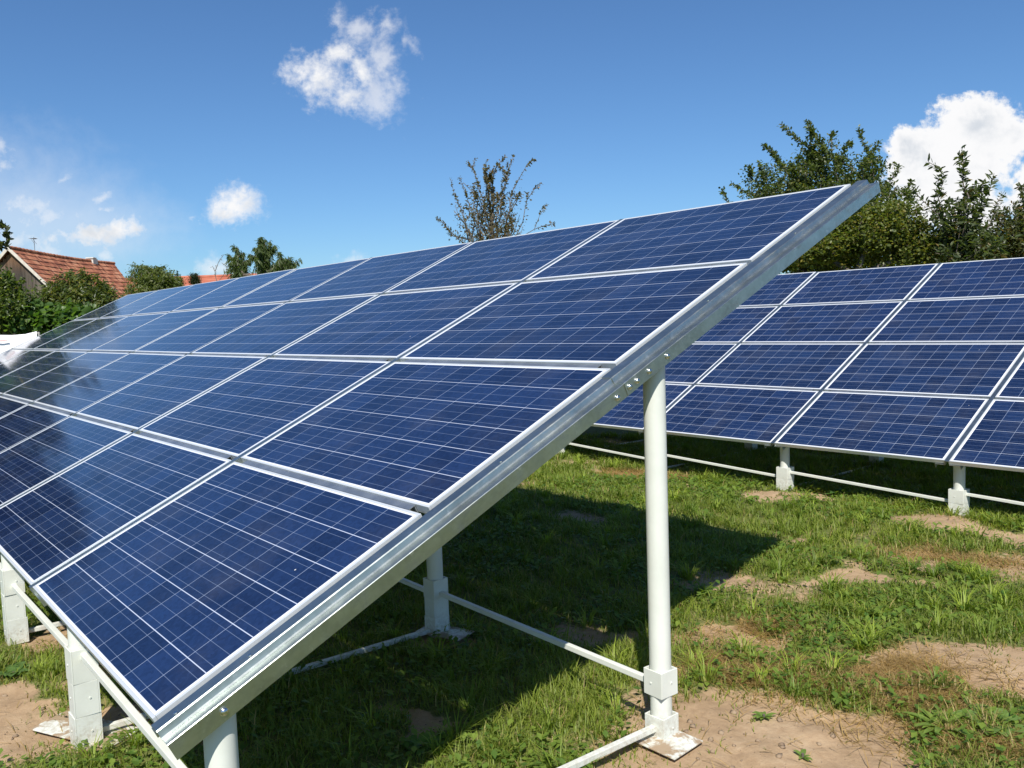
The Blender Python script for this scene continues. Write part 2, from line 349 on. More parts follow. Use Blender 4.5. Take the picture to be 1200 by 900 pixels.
M = {}
M['cells'] = mat_cells(); M['zinc'] = mat_zinc(); M['paint'] = mat_paint()
M['plate'] = mat_paint(.95)
M['alu'] = simple('anodised_aluminium', (.66, .69, .71), (.60, .63, .65), 3, (.30, .42), .3)
M['back'] = simple('panel_backsheet', (.72, .72, .72), (.62, .63, .64), 4, (.5, .6))
M['strip'] = simple('dull_steel', (.36, .38, .40), (.47, .50, .52), 6, (.34, .46), .85)
M['bolt'] = simple('bolt_steel', (.62, .62, .60), (.75, .75, .72), 30, (.2, .32), 1.0)
M['soil'] = mat_ground()
M['grass'] = mat_leaf('grass_blades', .42, .5, .35)
M['leaf'] = mat_leaf('tree_leaves', .50, .42, .5)
M['bark'] = simple('bark', (.085, .066, .050), (.17, .145, .115), 14, (.8, .95), 0, .6, 40)
M['clod'] = simple('soil_clods', (.20, .14, .09), (.31, .23, .15), 18, (.9, .95), 0, .5, 80)

# ------------------------------------------------------------------ sky, sun, camera
def make_sky():
    w = bpy.data.worlds.new('World'); C.world = w; w.use_nodes = True
    nt = w.node_tree; nt.nodes.clear(); g = N(nt)
    sky = g.n('ShaderNodeTexSky', sky_type='NISHITA', sun_disc=False)
    sky.sun_elevation = math.asin(SUN.z); sky.sun_rotation = math.atan2(SUN.x, SUN.y)
    sky.altitude = 120; sky.air_density = SKY_AIR; sky.dust_density = SKY_DUST; sky.ozone_density = SKY_OZONE
    d = g.n('ShaderNodeTexCoord').outputs['Generated']
    fh, rh = DATA['fh'], DATA['rh']
    q = g.vm('DOT_PRODUCT', d, fh)
    qs = g.m('MAXIMUM', q, .05)
    a = g.m('DIVIDE', g.vm('DOT_PRODUCT', d, rh), qs)
    b = g.m('DIVIDE', g.n('ShaderNodeSeparateXYZ', {0: d}).outputs[2], qs)
    p = g.n('ShaderNodeCombineXYZ', {0: a, 1: b, 2: 0.0}).outputs[0]
    nz = g.n('ShaderNodeTexNoise', {'Vector': p, 'Scale': 13.0, 'Detail': 9.0, 'Roughness': .6, 'Distortion': .35})
    warp = g.vm('MULTIPLY', g.vm('SUBTRACT', nz.outputs['Color'], (.5, .5, .5)), (.040, .034, 0))
    pw = g.vm('ADD', p, warp)
    sw = g.n('ShaderNodeSeparateXYZ', {0: pw}); aw, bw = sw.outputs[0], sw.outputs[1]
    n2 = g.noise(pw, 48, 8, .62)
    def union(L):
        r = None
        for (ca, cb, ra, rb, ang) in L:
            ct, st = math.cos(R_(-ang)), math.sin(R_(-ang))
            x = g.m('SUBTRACT', aw, ca); y = g.m('SUBTRACT', bw, cb)
            if ang:
                x, y = g.m('ADD', g.m('MULTIPLY', x, ct), g.m('MULTIPLY', y, st)), g.m('SUBTRACT', g.m('MULTIPLY', y, ct), g.m('MULTIPLY', x, st))
            l = g.vm('LENGTH', g.n('ShaderNodeCombineXYZ', {0: g.m('DIVIDE', x, ra), 1: g.m('DIVIDE', y, rb), 2: 0.0}).outputs[0])
            e = g.m('SUBTRACT', 1.0, l)
            r = e if r is None else g.m('SMOOTH_MAX', r, e, .22)
        return r
    front = g.sstep(q, .08, .25)
    nn = g.m('SUBTRACT', g.m('ADD', g.m('MULTIPLY', nz.outputs['Fac'], .7), g.m('MULTIPLY', n2, .3)), .5)
    n3 = g.noise(p, 120, 6, .6)
    edge = g.m('MULTIPLY', g.m('SUBTRACT', n3, .5), .9)
    us = g.m('ADD', g.m('ADD', union(DATA['solid']), g.m('MULTIPLY', nn, 2.5)), edge)
    up = g.m('ADD', g.m('ADD', union(DATA['puff']), g.m('MULTIPLY', nn, 2.2)), g.m('MULTIPLY', edge, .6))
    uw = g.m('ADD', g.m('ADD', union(DATA['wisp']), g.m('MULTIPLY', nn, 4.2)), edge)
    uh = g.m('ADD', union(DATA['haze']), g.m('MULTIPLY', nn, 1.2))
    ms = g.m('MAXIMUM', g.sstep(us, .10, 1.10), g.sstep(up, .10, .42)); mw = g.m('MULTIPLY', g.sstep(uw, .15, 1.3), .60); mh = g.m('MULTIPLY', g.sstep(uh, -.1, .9), .36)
    mask = g.m('MULTIPLY', g.m('MAXIMUM', ms, g.m('MAXIMUM', mw, mh)), front)
    thick = g.m('MAXIMUM', g.sstep(us, .2, 1.15), g.sstep(up, .45, 1.2))
    grey = g.m('MULTIPLY', thick, g.m('MULTIPLY', .75, g.sstep(g.noise(pw, 15, 7, .6), .40, .66)))
    ccol = g.mix(grey, (*[v*CLOUD for v in (1.0, 1.0, 1.01)], 1), (*[v*CLOUD for v in (.60, .66, .74)], 1))
    col = g.mix(1.0, sky.outputs[0], (*SKY_TINT, 1), blend='MULTIPLY')
    col = g.mix(mask, col, ccol)
    bg = g.n('ShaderNodeBackground', {'Color': col, 'Strength': SKY_STR})
    g.set(g.n('ShaderNodeOutputWorld').inputs[0], bg)
    w.cycles.sampling_method = 'MANUAL'; w.cycles.sample_map_resolution = 512
SKY_STR, SKY_AIR, SKY_DUST, SKY_OZONE, SKY_TINT, CLOUD = .070, 1.0, .35, 3.0, (.73, 1.03, 1.32), 10.8
make_sky()

sl = bpy.data.lights.new('sun', 'SUN'); sl.energy = 5.0; sl.angle = R_(.53); sl.color = (1, .95, .87)
so = bpy.data.objects.new('sun', sl); COL.objects.link(so); so.location = (8, -8, 14)
so.rotation_euler = SUN.to_track_quat('Z', 'Y').to_euler()

cam = bpy.data.cameras.new('camera'); co_ = bpy.data.objects.new('camera', cam); COL.objects.link(co_)
cam.sensor_width = 36; cam.lens = DATA['lens']; cam.clip_start = .05; cam.clip_end = 2000
r, dn, fw = [Vector(v) for v in DATA['R']]
mx = Matrix((r, -dn, -fw)).transposed().to_4x4(); mx.translation = Vector(DATA['cam'])
co_.matrix_world = mx; C.camera = co_
CAM = Vector(DATA['cam'])
C.view_settings.view_transform = 'Standard'; C.view_settings.look = 'None'
C.view_settings.exposure = EXPOSURE = .36; C.view_settings.gamma = 1
C.render.film_transparent = False
C.cycles.max_bounces = 8; C.cycles.transparent_max_bounces = 8
C.cycles.use_denoising = True

# ------------------------------------------------------------------ ground
# (x, y, half length, half width, axis angle in degrees, strength) of the bare soil
BARE = [(.40, 2.18, .60, .44, 34, 1.15), (.16, 2.22, .42, .46, 10, 1.0), (-.45, 3.25, .24, .17, 45, 1.1), (.66, 3.66, .42, .24, 40, 1.15), (.95, 4.0, .35, .25, 40, .9),
        (-.45, 5.55, .30, .14, 30, .62), (.1, 5.95, .40, .2, 30, .65), (-.05, 5.45, .3, .1, 20, .55), (-.72, 6.42, .32, .26, 0, 1.1), (-.2, 6.35, .5, .16, 15, .7), (.6, 6.6, .6, .2, 15, .8),
        (-4.37, 6.42, .26, .16, 20, 1.0), (-3.95, 6.66, .20, .12, 20, 1.0), (-4.7, 6.35, .15, .1, 0, .8), (-2.4, 6.45, .34, .22, 10, 1.1), (-2.0, 6.75, .32, .12, 10, .9),
        (-1.15, 3.99, .2, .10, 50, .9), (-1.32, 5.19, .22, .12, 30, .6), (-.53, 4.66, .22, .10, 30, .9), (-.95, 4.9, .15, .07, 10, .5), (-.2, 4.8, .2, .08, 20, .65),
        (-2.15, -.10, .40, .20, 10, 1.1), (-2.45, .42, .22, .16, 20, .9), (-1.75, .30, .30, .2, 20, 1.0), (-3.3, .35, .30, .15, 0, .8), (-2.9, -.35, .3, .2, 0, .8),
        (-.9, 1.36, .17, .10, 30, .9), (-1.13, 2.72, .32, .16, 30, .9), (-1.63, 2.1, .3, .2, 0, .6), (-.42, 2.62, .16, .10, 60, .8), (-3.2, 4.6, .3, .15, 20, .6), 
        (1.5, 3.2, .3, .2, 0, .7), (1.6, 2.3, .5, .3, 30, .8), (.0, .1, .4, .3, 0, .9), (1.9, 5.0, .5, .25, 20, .8)]
STRAW = [(.12, 3.10, .46, .17, 35, 1.0), (.40, 3.30, .28, .14, 40, .9), (-.13, 2.85, .22, .12, 20, .9), (.6, 3.1, .25, .15, 20, .7), (-.42, 3.55, .2, .08, 40, .6), (-4.3, 6.5, .3, .2, 0, .8), (-3.95, 6.7, .25, .12, 0, .8), (-.3, 5.6, .5, .2, 20, .7), (.9, 2.95, .3, .15, 20, .6), (-2.9, .45, .4, .2, 10, .7)]
def field(L, x, y):
    wx = x+.24*(fbm(x*3.1, y*3.1, 4)-.5)*2; wy = y+.24*(fbm(x*3.1+40, y*3.1+7, 4)-.5)*2
    r = np.zeros_like(x)
    for (cx, cy, ra, rb, ang, st) in L:
        ca, sa = math.cos(R_(ang)), math.sin(R_(ang))
        dx, dy = wx-cx, wy-cy
        u = (dx*ca+dy*sa)/ra; v = (-dx*sa+dy*ca)/rb
        q = np.sqrt(u*u+v*v)
        r = np.maximum(r, st*np.clip(1.7-q*1.15, 0, 1))
    return r*(.78+.44*fbm(x*9, y*9, 3))
def bare(x, y):
    n = fbm(x*1.7+3, y*1.7+5, 4)
    return np.clip(field(BARE, x, y)+np.clip((n-.56)*3.2, 0, .55), 0, 1.2)
MOUND = [(-.72, 6.45, .30, .055), (-2.38, 6.48, .28, .04), (-4.1, 6.6, .28, .02), (.62, 3.7, .4, .03), (.35, 2.3, .6, .01), (-2.0, .05, .45, .03), (-2.55, .3, .3, .03), (.95, 4.0, .3, .04)]
def height(x, y):
    h = .045*(fbm(x*.55, y*.55, 3)-.5)+.035*(fbm(x*2.4+8, y*2.4, 3)-.5)
    near = np.exp(-((x-0)**2+(y-3)**2)/400)
    b = bare(x, y)
    h = h*near+np.clip(b, 0, 1)*(.020*(fbm(x*9, y*9, 4)-.5)*2+.012*(fbm(x*26+5, y*26, 2)-.5))-.014*np.clip(b, 0, 1)
    for cx, cy, rr, hh in MOUND:
        h = h+hh*np.exp(-((x-cx)**2+(y-cy)**2)/rr**2)*(.7+.6*fbm(x*7, y*7, 3))
    # level where the posts stand
    for px_, py_ in POSTS_XY:
        q = np.exp(-((x-px_)**2+(y-py_)**2)/.16**2)
        h = h*(1-q)+q*(.0)
    return h
POSTS_XY = [(.03, 2.04), (-1.68, .165), (-1.85, .2), (-1.95, .12), (-1.65, 2.06), (.14, 2.0)]
def build_ground():
    def axis(lo, hi, step):
        fine = np.arange(lo, hi+1e-6, step)
        far = []; d = step; p = hi
        while p < 420:
            d *= 1.28; p += d; far.append(p)
        far2 = []; d = step; p = lo
        while p > -420:
            d *= 1.28; p -= d; far2.append(p)
        return np.array(far2[::-1]+list(fine)+far)
    xs = axis(-6.5, 3.0, .035); ys = axis(-1.0, 8.0, .035)
    X, Y = np.meshgrid(xs, ys); X = X.ravel(); Y = Y.ravel()
    V = np.stack([X, Y, height(X, Y)], 1); b = bare(X, Y); st = field(STRAW, X, Y)
    nx, ny = len(xs), len(ys)
    i = np.arange((nx-1)*(ny-1)); r_ = i//(nx-1); c_ = i % (nx-1); k = r_*nx+c_
    F = np.stack([k, k+1, k+nx+1, k+nx], 1)
    me = np_mesh('ground', V, F, np.stack([np.clip(b, 0, 1), st, b*0], 1), True, M['soil'])
    tag(link('ground', me), 'sandy garden soil with worn turf around the solar tables', 'ground', kind='structure')
build_ground()

# ------------------------------------------------------------------ grass
def blades(pos, hgt, wid, az, lean, curl, tone):
    """tapered, bent blades: 3 levels, 5 verts each"""
    n = len(pos); dx, dy = np.cos(az), np.sin(az); sx, sy = -dy, dx
    V = np.zeros((n, 5, 3)); 
    V[:, 0] = pos; V[:, 1] = pos
    V[:, 0, 0] += sx*wid/2; V[:, 0, 1] += sy*wid/2; V[:, 1, 0] -= sx*wid/2; V[:, 1, 1] -= sy*wid/2
    m1 = hgt*.55; o1 = lean*.42*hgt
    mid = pos+np.stack([dx*o1, dy*o1, m1], 1)
    V[:, 2] = mid; V[:, 3] = mid
    V[:, 2, 0] += sx*wid*.42; V[:, 2, 1] += sy*wid*.42; V[:, 3, 0] -= sx*wid*.42; V[:, 3, 1] -= sy*wid*.42
    o2 = (lean*1.0+curl)*hgt
    V[:, 4] = pos+np.stack([dx*o2, dy*o2, hgt*(1-.45*curl)], 1)
    k = (np.arange(n)*5)[:, None]
    F = np.concatenate([k+np.array([[0, 1, 3]]), k+np.array([[0, 3, 2]]), k+np.array([[2, 3, 4]])], 1).reshape(-1, 3)
    T = np.repeat(tone[:, None, :], 5, 1)
    return V.reshape(-1, 3), F, T.reshape(-1, 3)
def lowleaves(pos, size, az, tone):
    """small rounded weed leaves close to the ground: 4 verts"""
    n = len(pos); dx, dy = np.cos(az), np.sin(az); rs = np.random.RandomState(5)
    up = rs.uniform(.0, .7, n)*size
    V = np.zeros((n, 4, 3))
    V[:, 0] = pos
    for j, s in ((1, 1), (3, -1)):
        V[:, j] = pos+np.stack([dx*size*.55-s*dy*size*.36, dy*size*.55+s*dx*size*.36, up*.6+size*.08], 1)
    V[:, 2] = pos+np.stack([dx*size, dy*size, up], 1)
    k = (np.arange(n)*4)[:, None]
    F = np.concatenate([k+np.array([[0, 1, 2]]), k+np.array([[0, 2, 3]])], 1).reshape(-1, 3)
    return V.reshape(-1, 3), F, np.repeat(tone[:, None, :], 4, 1).reshape(-1, 3)
def scatter(n, rmin, rmax, az0, az1, rs, power=1.35):
    rr = (rmin**power+(rmax**power-rmin**power)*rs.rand(n))**(1/power)
    az = np.radians(rs.uniform(az0, az1, n))
    return CAM.x+rr*np.sin(az), CAM.y+rr*np.cos(az), rr
def build_grass():
    rs = np.random.RandomState(11)
    Vs, Fs, Ts, off = [], [], [], 0
    def put(v, f, t):
        nonlocal off
        Vs.append(v); Fs.append(f+off); Ts.append(t); off += len(v)
    x, y, rr = scatter(680000, 2.0, 13.0, -102, 8, rs)
    b = bare(x, y)
    lush = fbm(x*.9+20, y*.9, 3); clump = fbm(x*5.5, y*5.5+31, 3)
    keep = rs.rand(len(x)) < np.clip(1.10-b*1.0, .05, 1)*(.15+.85*(fbm(x*7+50, y*7, 3) > .30+.22*np.clip(b, 0, 1)))*np.clip(.35+1.5*(clump-.22), .25, 1)
    x, y, rr, b, lush, clump = [q[keep] for q in (x, y, rr, b, lush, clump)]
    n = len(x); z = height(x, y)
    h = (.028+.055*rs.rand(n)**1.5)*(.55+1.3*np.clip(clump-.15, 0, 1))*(.75+.7*lush)*np.clip(1.15-b, .35, 1)
    w = (.0026+.0022*rs.rand(n))*(.75+rr/7)
    az = rs.uniform(0, 2*np.pi, n)
    g0 = np.array([.105, .162, .022]); g1 = np.array([.265, .325, .044]); g2 = np.array([.30, .30, .075]); g3 = np.array([.42, .32, .14])
    t = np.clip(.5*rs.rand(n)+.9*(lush-.28), 0, 1)[:, None]
    tone = g0*(1-t)+g1*t
    yel = (rs.rand(n) < .20)[:, None]; tone = np.where(yel, .5*tone+.5*g2, tone)
    st = field(STRAW, x, y)
    dry = (rs.rand(n) < .035+.16*np.clip(b, 0, 1)+.6*st)[:, None]; tone = np.where(dry, g3*(.7+.5*rs.rand(n)[:, None]), tone)
    put(*blades(np.stack([x, y, z], 1), h, w, az, rs.uniform(.1, .9, n), rs.uniform(0, .55, n), tone))
    # long tufts
    x, y, rr = scatter(2000, 2.2, 12.0, -102, 8, rs, 1.5)
    keep = (bare(x, y) < .55) & (rs.rand(len(x)) < .3+.9*fbm(x*1.3+9, y*1.3+2, 3)); x, y, rr = x[keep], y[keep], rr[keep]
    for i in range(len(x)):
        m = rs.randint(14, 46); L = rs.uniform(.07, .16); a = rs.uniform(0, 2*np.pi, m); s = .035*np.sqrt(rs.rand(m))
        px_ = x[i]+np.cos(a)*s; py_ = y[i]+np.sin(a)*s
        tt = rs.rand(); base = (g0*(1-tt)+g1*tt)*1.05+np.array([.01, .02, .0])
        tone = base[None]*(.75+.5*rs.rand(m)[:, None])
        put(*blades(np.stack([px_, py_, height(px_, py_)], 1), L*rs.uniform(.55, 1.1, m), (.0035+.002*rs.rand(m))*(.8+rr[i]/9), a+rs.normal(0, .5, m), rs.uniform(.25, 1.0, m), rs.uniform(.1, .7, m), tone))
    # dry stalks lying about
    x, y, rr = scatter(60000, 2.0, 9.0, -102, 8, rs)
    xs_ = np.concatenate([x, rs.uniform(-.7, 1.2, 26000), rs.uniform(-4.7, -3.6, 4000), rs.uniform(-.9, .4, 5000)]); ys_ = np.concatenate([y, rs.uniform(2.6, 3.8, 26000), rs.uniform(6.2, 6.9, 4000), rs.uniform(5.3, 6.1, 5000)]); rr = np.hypot(xs_-CAM.x, ys_-CAM.y); x, y = xs_, ys_
    p = .04+.14*np.clip(bare(x, y), 0, .5)+1.3*field(STRAW, x, y)
    keep = rs.rand(len(x)) < p; x, y, rr = x[keep], y[keep], rr[keep]; n = len(x)
    tone = np.array([.40, .29, .13])*(.6+.7*rs.rand(n)[:, None])*np.array([1, .93, .85])**rs.rand(n)[:, None]
    put(*blades(np.stack([x, y, height(x, y)+.002], 1), rs.uniform(.02, .045, n), .0028*(.8+rr/9), rs.uniform(0, 6.28, n), rs.uniform(1.5, 4.2, n), rs.uniform(0, .3, n), tone))
    # clover and other low leaves
    x, y, rr = scatter(80000, 2.0, 9.5, -102, 8, rs)
    cl = fbm(x*1.6+70, y*1.6+13, 3)
    keep = (rs.rand(len(x)) < np.clip((cl-.46)*5, 0.03, 1)) & (bare(x, y) < .6); x, y, rr, cl = x[keep], y[keep], rr[keep], cl[keep]; n = len(x)
    t = rs.rand(n)[:, None]; tone = np.array([.075, .15, .024])*(1-t)+np.array([.21, .29, .048])*t
    put(*lowleaves(np.stack([x, y, height(x, y)+rs.uniform(.008, .055, n)], 1), rs.uniform(.016, .038, n)*(.85+rr/12), rs.uniform(0, 6.28, n), tone))
    me = np_mesh('grass', np.concatenate(Vs), np.concatenate(Fs), np.concatenate(Ts), False, M['grass'], 3)
    tag(link('grass', me), 'uneven green grass with clover and dry stalks over the ground', 'grass', kind='stuff')
build_grass()

def build_clods():
    rs = np.random.RandomState(23); bm = bmesh.new()
    x, y, rr = scatter(26000, 2.0, 9.5, -100, 5, rs, 1.1)
    b = bare(x, y); keep = rs.rand(len(x)) < np.clip(b-.25, 0, 1)*.75; x, y = x[keep], y[keep]; z = height(x, y)
    V, F = [], []
    ico = bmesh.new(); bmesh.ops.create_icosphere(ico, subdivisions=1, radius=1); iv = np.array([v.co[:] for v in ico.verts]); jf = np.array([[v.index for v in f.verts] for f in ico.faces]); ico.free()
    for i in range(len(x)):
        s = .0022+.013*rs.rand()**6
        q = iv*(1+.28*rs.randn(len(iv), 1))*s*np.array([1.2, 1, .7])
        a = rs.rand()*6.28; q = q @ np.array([[math.cos(a), -math.sin(a), 0], [math.sin(a), math.cos(a), 0], [0, 0, 1]])
        F.append(jf+len(V)*len(iv)); V.append(q+np.array([x[i], y[i], z[i]+s*.25]))
    me = np_mesh('soil_clods', np.concatenate(V), np.concatenate(F), None, False, M['clod'], 3)
    tag(link('soil_clods', me), 'crumbs of dry brown soil on the bare patches', 'soil', kind='stuff')
build_clods()

# ------------------------------------------------------------------ solar arrays
def panel_mesh():
    b = MB(); w = .0105
    b.box(0, PW, 0, w, -PT, 0, None, .0012); b.box(0, PW, PH-w, PH, -PT, 0, None, .0012)
    b.box(0, w, w+.0003, PH-w-.0003, -PT, 0, None, .0012); b.box(PW-w, PW, w+.0003, PH-w-.0003, -PT, 0, None, .0012)
    me = b.mesh('panel_frame', M['alu'])
    return me
PANEL = panel_mesh()
def sheet_mesh():
    b = MB(); b.box(0, PW-.0215, 0, PH-.0215, -.006, 0)
    me = b.mesh('cell_sheet', M['cells']); return me
SHEET = sheet_mesh()
def back_mesh():
    b = MB(); b.box(0, PW-.0216, 0, PH-.0216, -.003, 0); b.box(PW/2-.06, PW/2+.06, PH-.22, PH-.08, -.024, -.0035, None, .004)
    return b.mesh('backsheet', M['back'])
BACK = back_mesh()

def omega(h_low=-.078, off=0.0, d=.0):
    t = .003
    top = [(-.104, h_low), (-.104, -.022), (-.062, -.022), (-.056, -.016), (-.0335, -.014), (-.0335, .002), (.0335, .002), (.0335, -.014), (.056, -.016), (.062, -.022), (.104, -.022), (.104, h_low)]
    return top
def rafter_mesh(s0, s1, prof, name):
    """prof: open line in (x, n); swept along the slope as thin sheet steel"""
    b = MB(); t = .0028
    pts = [Vector((u, v, 0)) for u, v in prof]; inner = []
    for i, p in enumerate(pts):
        d0 = (pts[i]-pts[i-1]).normalized() if i else None; d1 = (pts[i+1]-pts[i]).normalized() if i+1 < len(pts) else None
        d0 = d0 or d1; d1 = d1 or d0
        n0 = Vector((d0.y, -d0.x, 0)); n1 = Vector((d1.y, -d1.x, 0)); n = (n0+n1).normalized(); n /= max(.5, n.dot(n0))
        inner.append(p+n*t)
    outl = [(p.x, p.y) for p in pts]+[(p.x, p.y) for p in inner[::-1]]
    n = len(pts)
    r0 = [b.bm.verts.new((u, s0, v)) for u, v in outl]; r1 = [b.bm.verts.new((u, s1, v)) for u, v in outl]
    N2 = len(outl)
    for k in range(N2): b.bm.faces.new((r0[k], r0[(k+1) % N2], r1[(k+1) % N2], r1[k]))
    for rr in (r0, r1):
        for k in range(n-1): b.bm.faces.new((rr[k], rr[k+1], rr[N2-2-k], rr[N2-1-k]))
    return b.mesh(name, M['zinc'])

# end rafter as measured: the crown stands just beside the outermost panels
def prof_mid(): return [(-.104, -.076), (-.104, -.038), (-.019, -.038), (-.019, .0005), (.019, .0005), (.019, -.038), (.104, -.038), (.104, -.076)]
def prof_end(): return [(-.075, -.076), (-.075, -.040), (-.019, -.040), (-.019, -.003), (.027, -.003), (.0305, -.006), (.0345, -.0250), (.040, -.0285), (.047, -.0275), (.0855, -.0245), (.0875, -.0265), (.0875, -.080)]
RA_MID = None

def bolt_mesh():
    b = MB()
    b.tube([(0, 0, 0), (.002, 0, 0)], .0140, 18); b.tube([(.0021, 0, 0), (.0055, 0, 0), (.0085, 0, 0), (.0098, 0, 0)], [.0112, .0108, .0075, .003], 14)
    return b.mesh('bolt', M['bolt'])
BOLT = bolt_mesh()
def screw_mesh():
    b = MB(); b.tube([(0, 0, 0), (.003, 0, 0)], .006, 12); return b.mesh('screw', M['bolt'])
SCREW = screw_mesh()

def sleeve_mesh(h, size=.118, rot=0, lip=0.0):
    """hollow square sleeve open at the top"""
    b = MB(); s = size/2; t = .006
    for x0, x1, y0, y1 in ((-s, s, -s, -s+t), (-s, s, s-t, s), (-s, -s+t, -s+t+.0003, s-t-.0003), (s-t, s, -s+t+.0003, s-t-.0003)):
        b.box(x0, x1, y0, y1, 0, h+(lip if y0 > 0 else 0), None, .0015)
    b.box(-s+t+.0005, s-t-.0005, -s+t+.0005, s-t-.0005, .0, h-.03)
    b.tube([(s-.001, .012, h*.52), (s+.003, .012, h*.52)], .0045, 8); b.tube([(-.01, -s+.001, h*.5), (-.01, -s-.003, h*.5)], .0045, 8)
    return b.mesh('sleeve', M['paint'])
_sl = {}
def sleeve(h, size=.118):
    k = (round(h, 3), size)
    if k not in _sl: _sl[k] = sleeve_mesh(h, size)
    return _sl[k]
def post(root, x, y, ztop, blocks, tilt, plate=None, dz=0.0):
    b = MB(); b.tube([(0, 0, -.15), (0, 0, ztop-dz)], .0465, 28)
    top = b.bm.verts
    # mitre the head to the slope of the rafter
    for v in b.bm.verts:
        if v.co.z > ztop-dz-.01: v.co.z += v.co.y*math.tan(tilt)
    p = link('post', b.mesh('post', M['paint']), root); p.location = (x, y, dz)
    for (z0, h, rz, sz) in blocks:
        s = link('sleeve', sleeve(h, sz), p); s.location = (rnd.uniform(-.002, .002), rnd.uniform(-.002, .002), z0-dz+rnd.uniform(0, .0005)); s.rotation_euler = (0, 0, R_(rz))
    if plate:
        px_, py_, lx, ly, rz = plate
        b = MB(); b.box(-lx/2, lx/2, -ly/2, ly/2, 0, .006, None, .0015)
        q = link('base_plate', b.mesh('base_plate', M['plate']), p); q.location = (px_-x, py_-y, .020-dz); q.rotation_euler = (R_(rnd.uniform(-1, 1)), R_(1.5), R_(rz))
    return p
def rod(root, a, c, w=.026):
    a, c = Vector(a), Vector(c); d = c-a
    b = MB(); L = d.length
    b.box(0, L, -w/2, w/2, -w/2, w/2, None, .003)
    o = link('tie_rod', b.mesh('tie_rod', M['paint']), root)
    o.location = a; o.rotation_euler = d.to_track_quat('X', 'Z').to_euler()
    return o

def make_array(origin, tilt, cols, name, label, end_at=None):
    """cols: column indices (column i spans x from -(i+1)*PU to -i*PU). Root stands on the ground below the lower edge."""
    root = empty(name, (origin[0], origin[1], 0)); tag(root, label, 'solar array')
    z0 = origin[2]; S = Vector((0, math.cos(tilt), math.sin(tilt))); Nn = Vector((0, -math.sin(tilt), math.cos(tilt)))
    P = lambda x, s, n: Vector((x, 0, z0))+S*s+Nn*n
    first = True
    for i in cols:
        for j in range(4):
            p = link('solar_panel', PANEL, root)
            jx, js = rnd.uniform(-.002, .002), rnd.uniform(-.002, .002)
            p.location = P(-(i+1)*PU+(PU-PW)/2+jx, j*PV+js, rnd.uniform(-.001, .001)); p.rotation_euler = (tilt+R_(rnd.uniform(-.12, .12)), R_(rnd.uniform(-.12, .12)), 0)
            c = link('cell_sheet', SHEET, p); c.location = (.01075, .01075, -.0012)
            k = link('backsheet', BACK, p); k.location = (.0108, .0108, -.012)
        for j in range(0, 3):
            b = MB(); g = PV-PH; b.box(-(i+1)*PU+.105, -i*PU-.105, 0, g-.004, -.006, -.003)
            b.box(-(i+1)*PU+.105, -i*PU-.105, .002, .006, -.04, -.0062); b.box(-(i+1)*PU+.105, -i*PU-.105, g-.01, g-.006, -.04, -.0062)
            s_ = link('joint_strip', b.mesh('joint_strip', M['strip']), root); s_.location = P(0, j*PV+PH+.002, -.001); s_.rotation_euler = (tilt, 0, 0)
    return root, P

mid = rafter_mesh(-.010, 4*PV-PV+PH+.002, prof_mid(), 'rafter')
# --- near table
T1 = DATA['tilt1']; O1 = (0, 0, .755)
A1, P1 = make_array(O1, T1, range(0, 8), 'solar_array', 'long tilted table of blue solar panels with its galvanised end rail towards the camera')
def zr(P, x, y, tilt, n=-.05):
    s = (y+n*math.sin(tilt))/math.cos(tilt); return P(x, s, n).z
for i in range(1, 9):
    r = link('rafter', mid, A1); r.location = P1(-i*PU+(.0 if i < 8 else -.004), 0, 0); r.rotation_euler = (T1, 0, 0)
er = rafter_mesh(-.014, 2.02, prof_end(), 'rafter'); e0 = link('rafter', er, A1); e0.location = P1(.019, 0, 0); e0.rotation_euler = (T1, 0, 0)
pe = [(u+(.0032 if u > 0 else -.0032), v+.003) for u, v in prof_end()]
er2 = rafter_mesh(1.955, 4.0*PV+.005, pe, 'rafter'); e1 = link('rafter', er2, A1); e1.location = P1(.019, 0, 0); e1.rotation_euler = (T1, 0, 0)
for s, n, par in ((.145, -.052, e0), (1.90, -.056, e0), (1.978, -.050, e1), (2.025, -.050, e1), (2.105, -.050, e1), (2.23, -.048, e1)):
    o = link('bolt', BOLT, par); o.location = (.0875+(.0032 if par is e1 else 0)+.0002, s, n); o.rotation_euler = (R_(rnd.uniform(0, 60)), 0, 0)
for s, par in ((.05, e0), (.29, e0), (1.34, e0), (2.66, e1), (3.42, e1)):
    o = link('screw', SCREW, par); o.location = (.014, s, -.0027+(.003 if par is e1 else 0)); o.rotation_euler = (0, R_(-90), 0)
YR, YF = 2.05, .165
for i in range(0, 9):
    x = .03 if i == 0 else -i*PU+.02
    if i == 0: rb = [(0, .112, 2, .102), (.20, .112, -2, .101)]; fb = [(0, .14, 0, .106), (.1405, .14, 2, .105), (.281, .14, 0, .106)]
    else:
        h = .112; rb = [(0, h, 1, .104), (h+.0006, h, -1, .101), (2*h+.0012, h, 2, .103)]
        h = .15; fb = [(0, h, 1, .110), (h+.0006, h, -1, .107), (2*h+.0012, h, 1, .109)]
    rp = post(A1, x, YR, zr(P1, x, YR, T1, -.042), rb, T1, (x+.055, YR-.035, .23, .20, 4) if i == 0 else (x+.05, YR+.02, .30, .17, 20))
    post(A1, x, YF, zr(P1, x, YF, T1, -.042), fb, T1, (x-.11, YF+.02, .48, .19, 28) if i == 1 else None)
for i in range(0, 8):
    x0 = (.03 if i == 0 else -i*PU+.02); x1 = -(i+1)*PU+.02
    rod(A1, (x0-.055, YR, .238), (x1+.055, YR, .255))
    rod(A1, (x0-.05, YF, .41 if i == 0 else .38), (x1+.05, YF, .42 if i == 0 else .35))
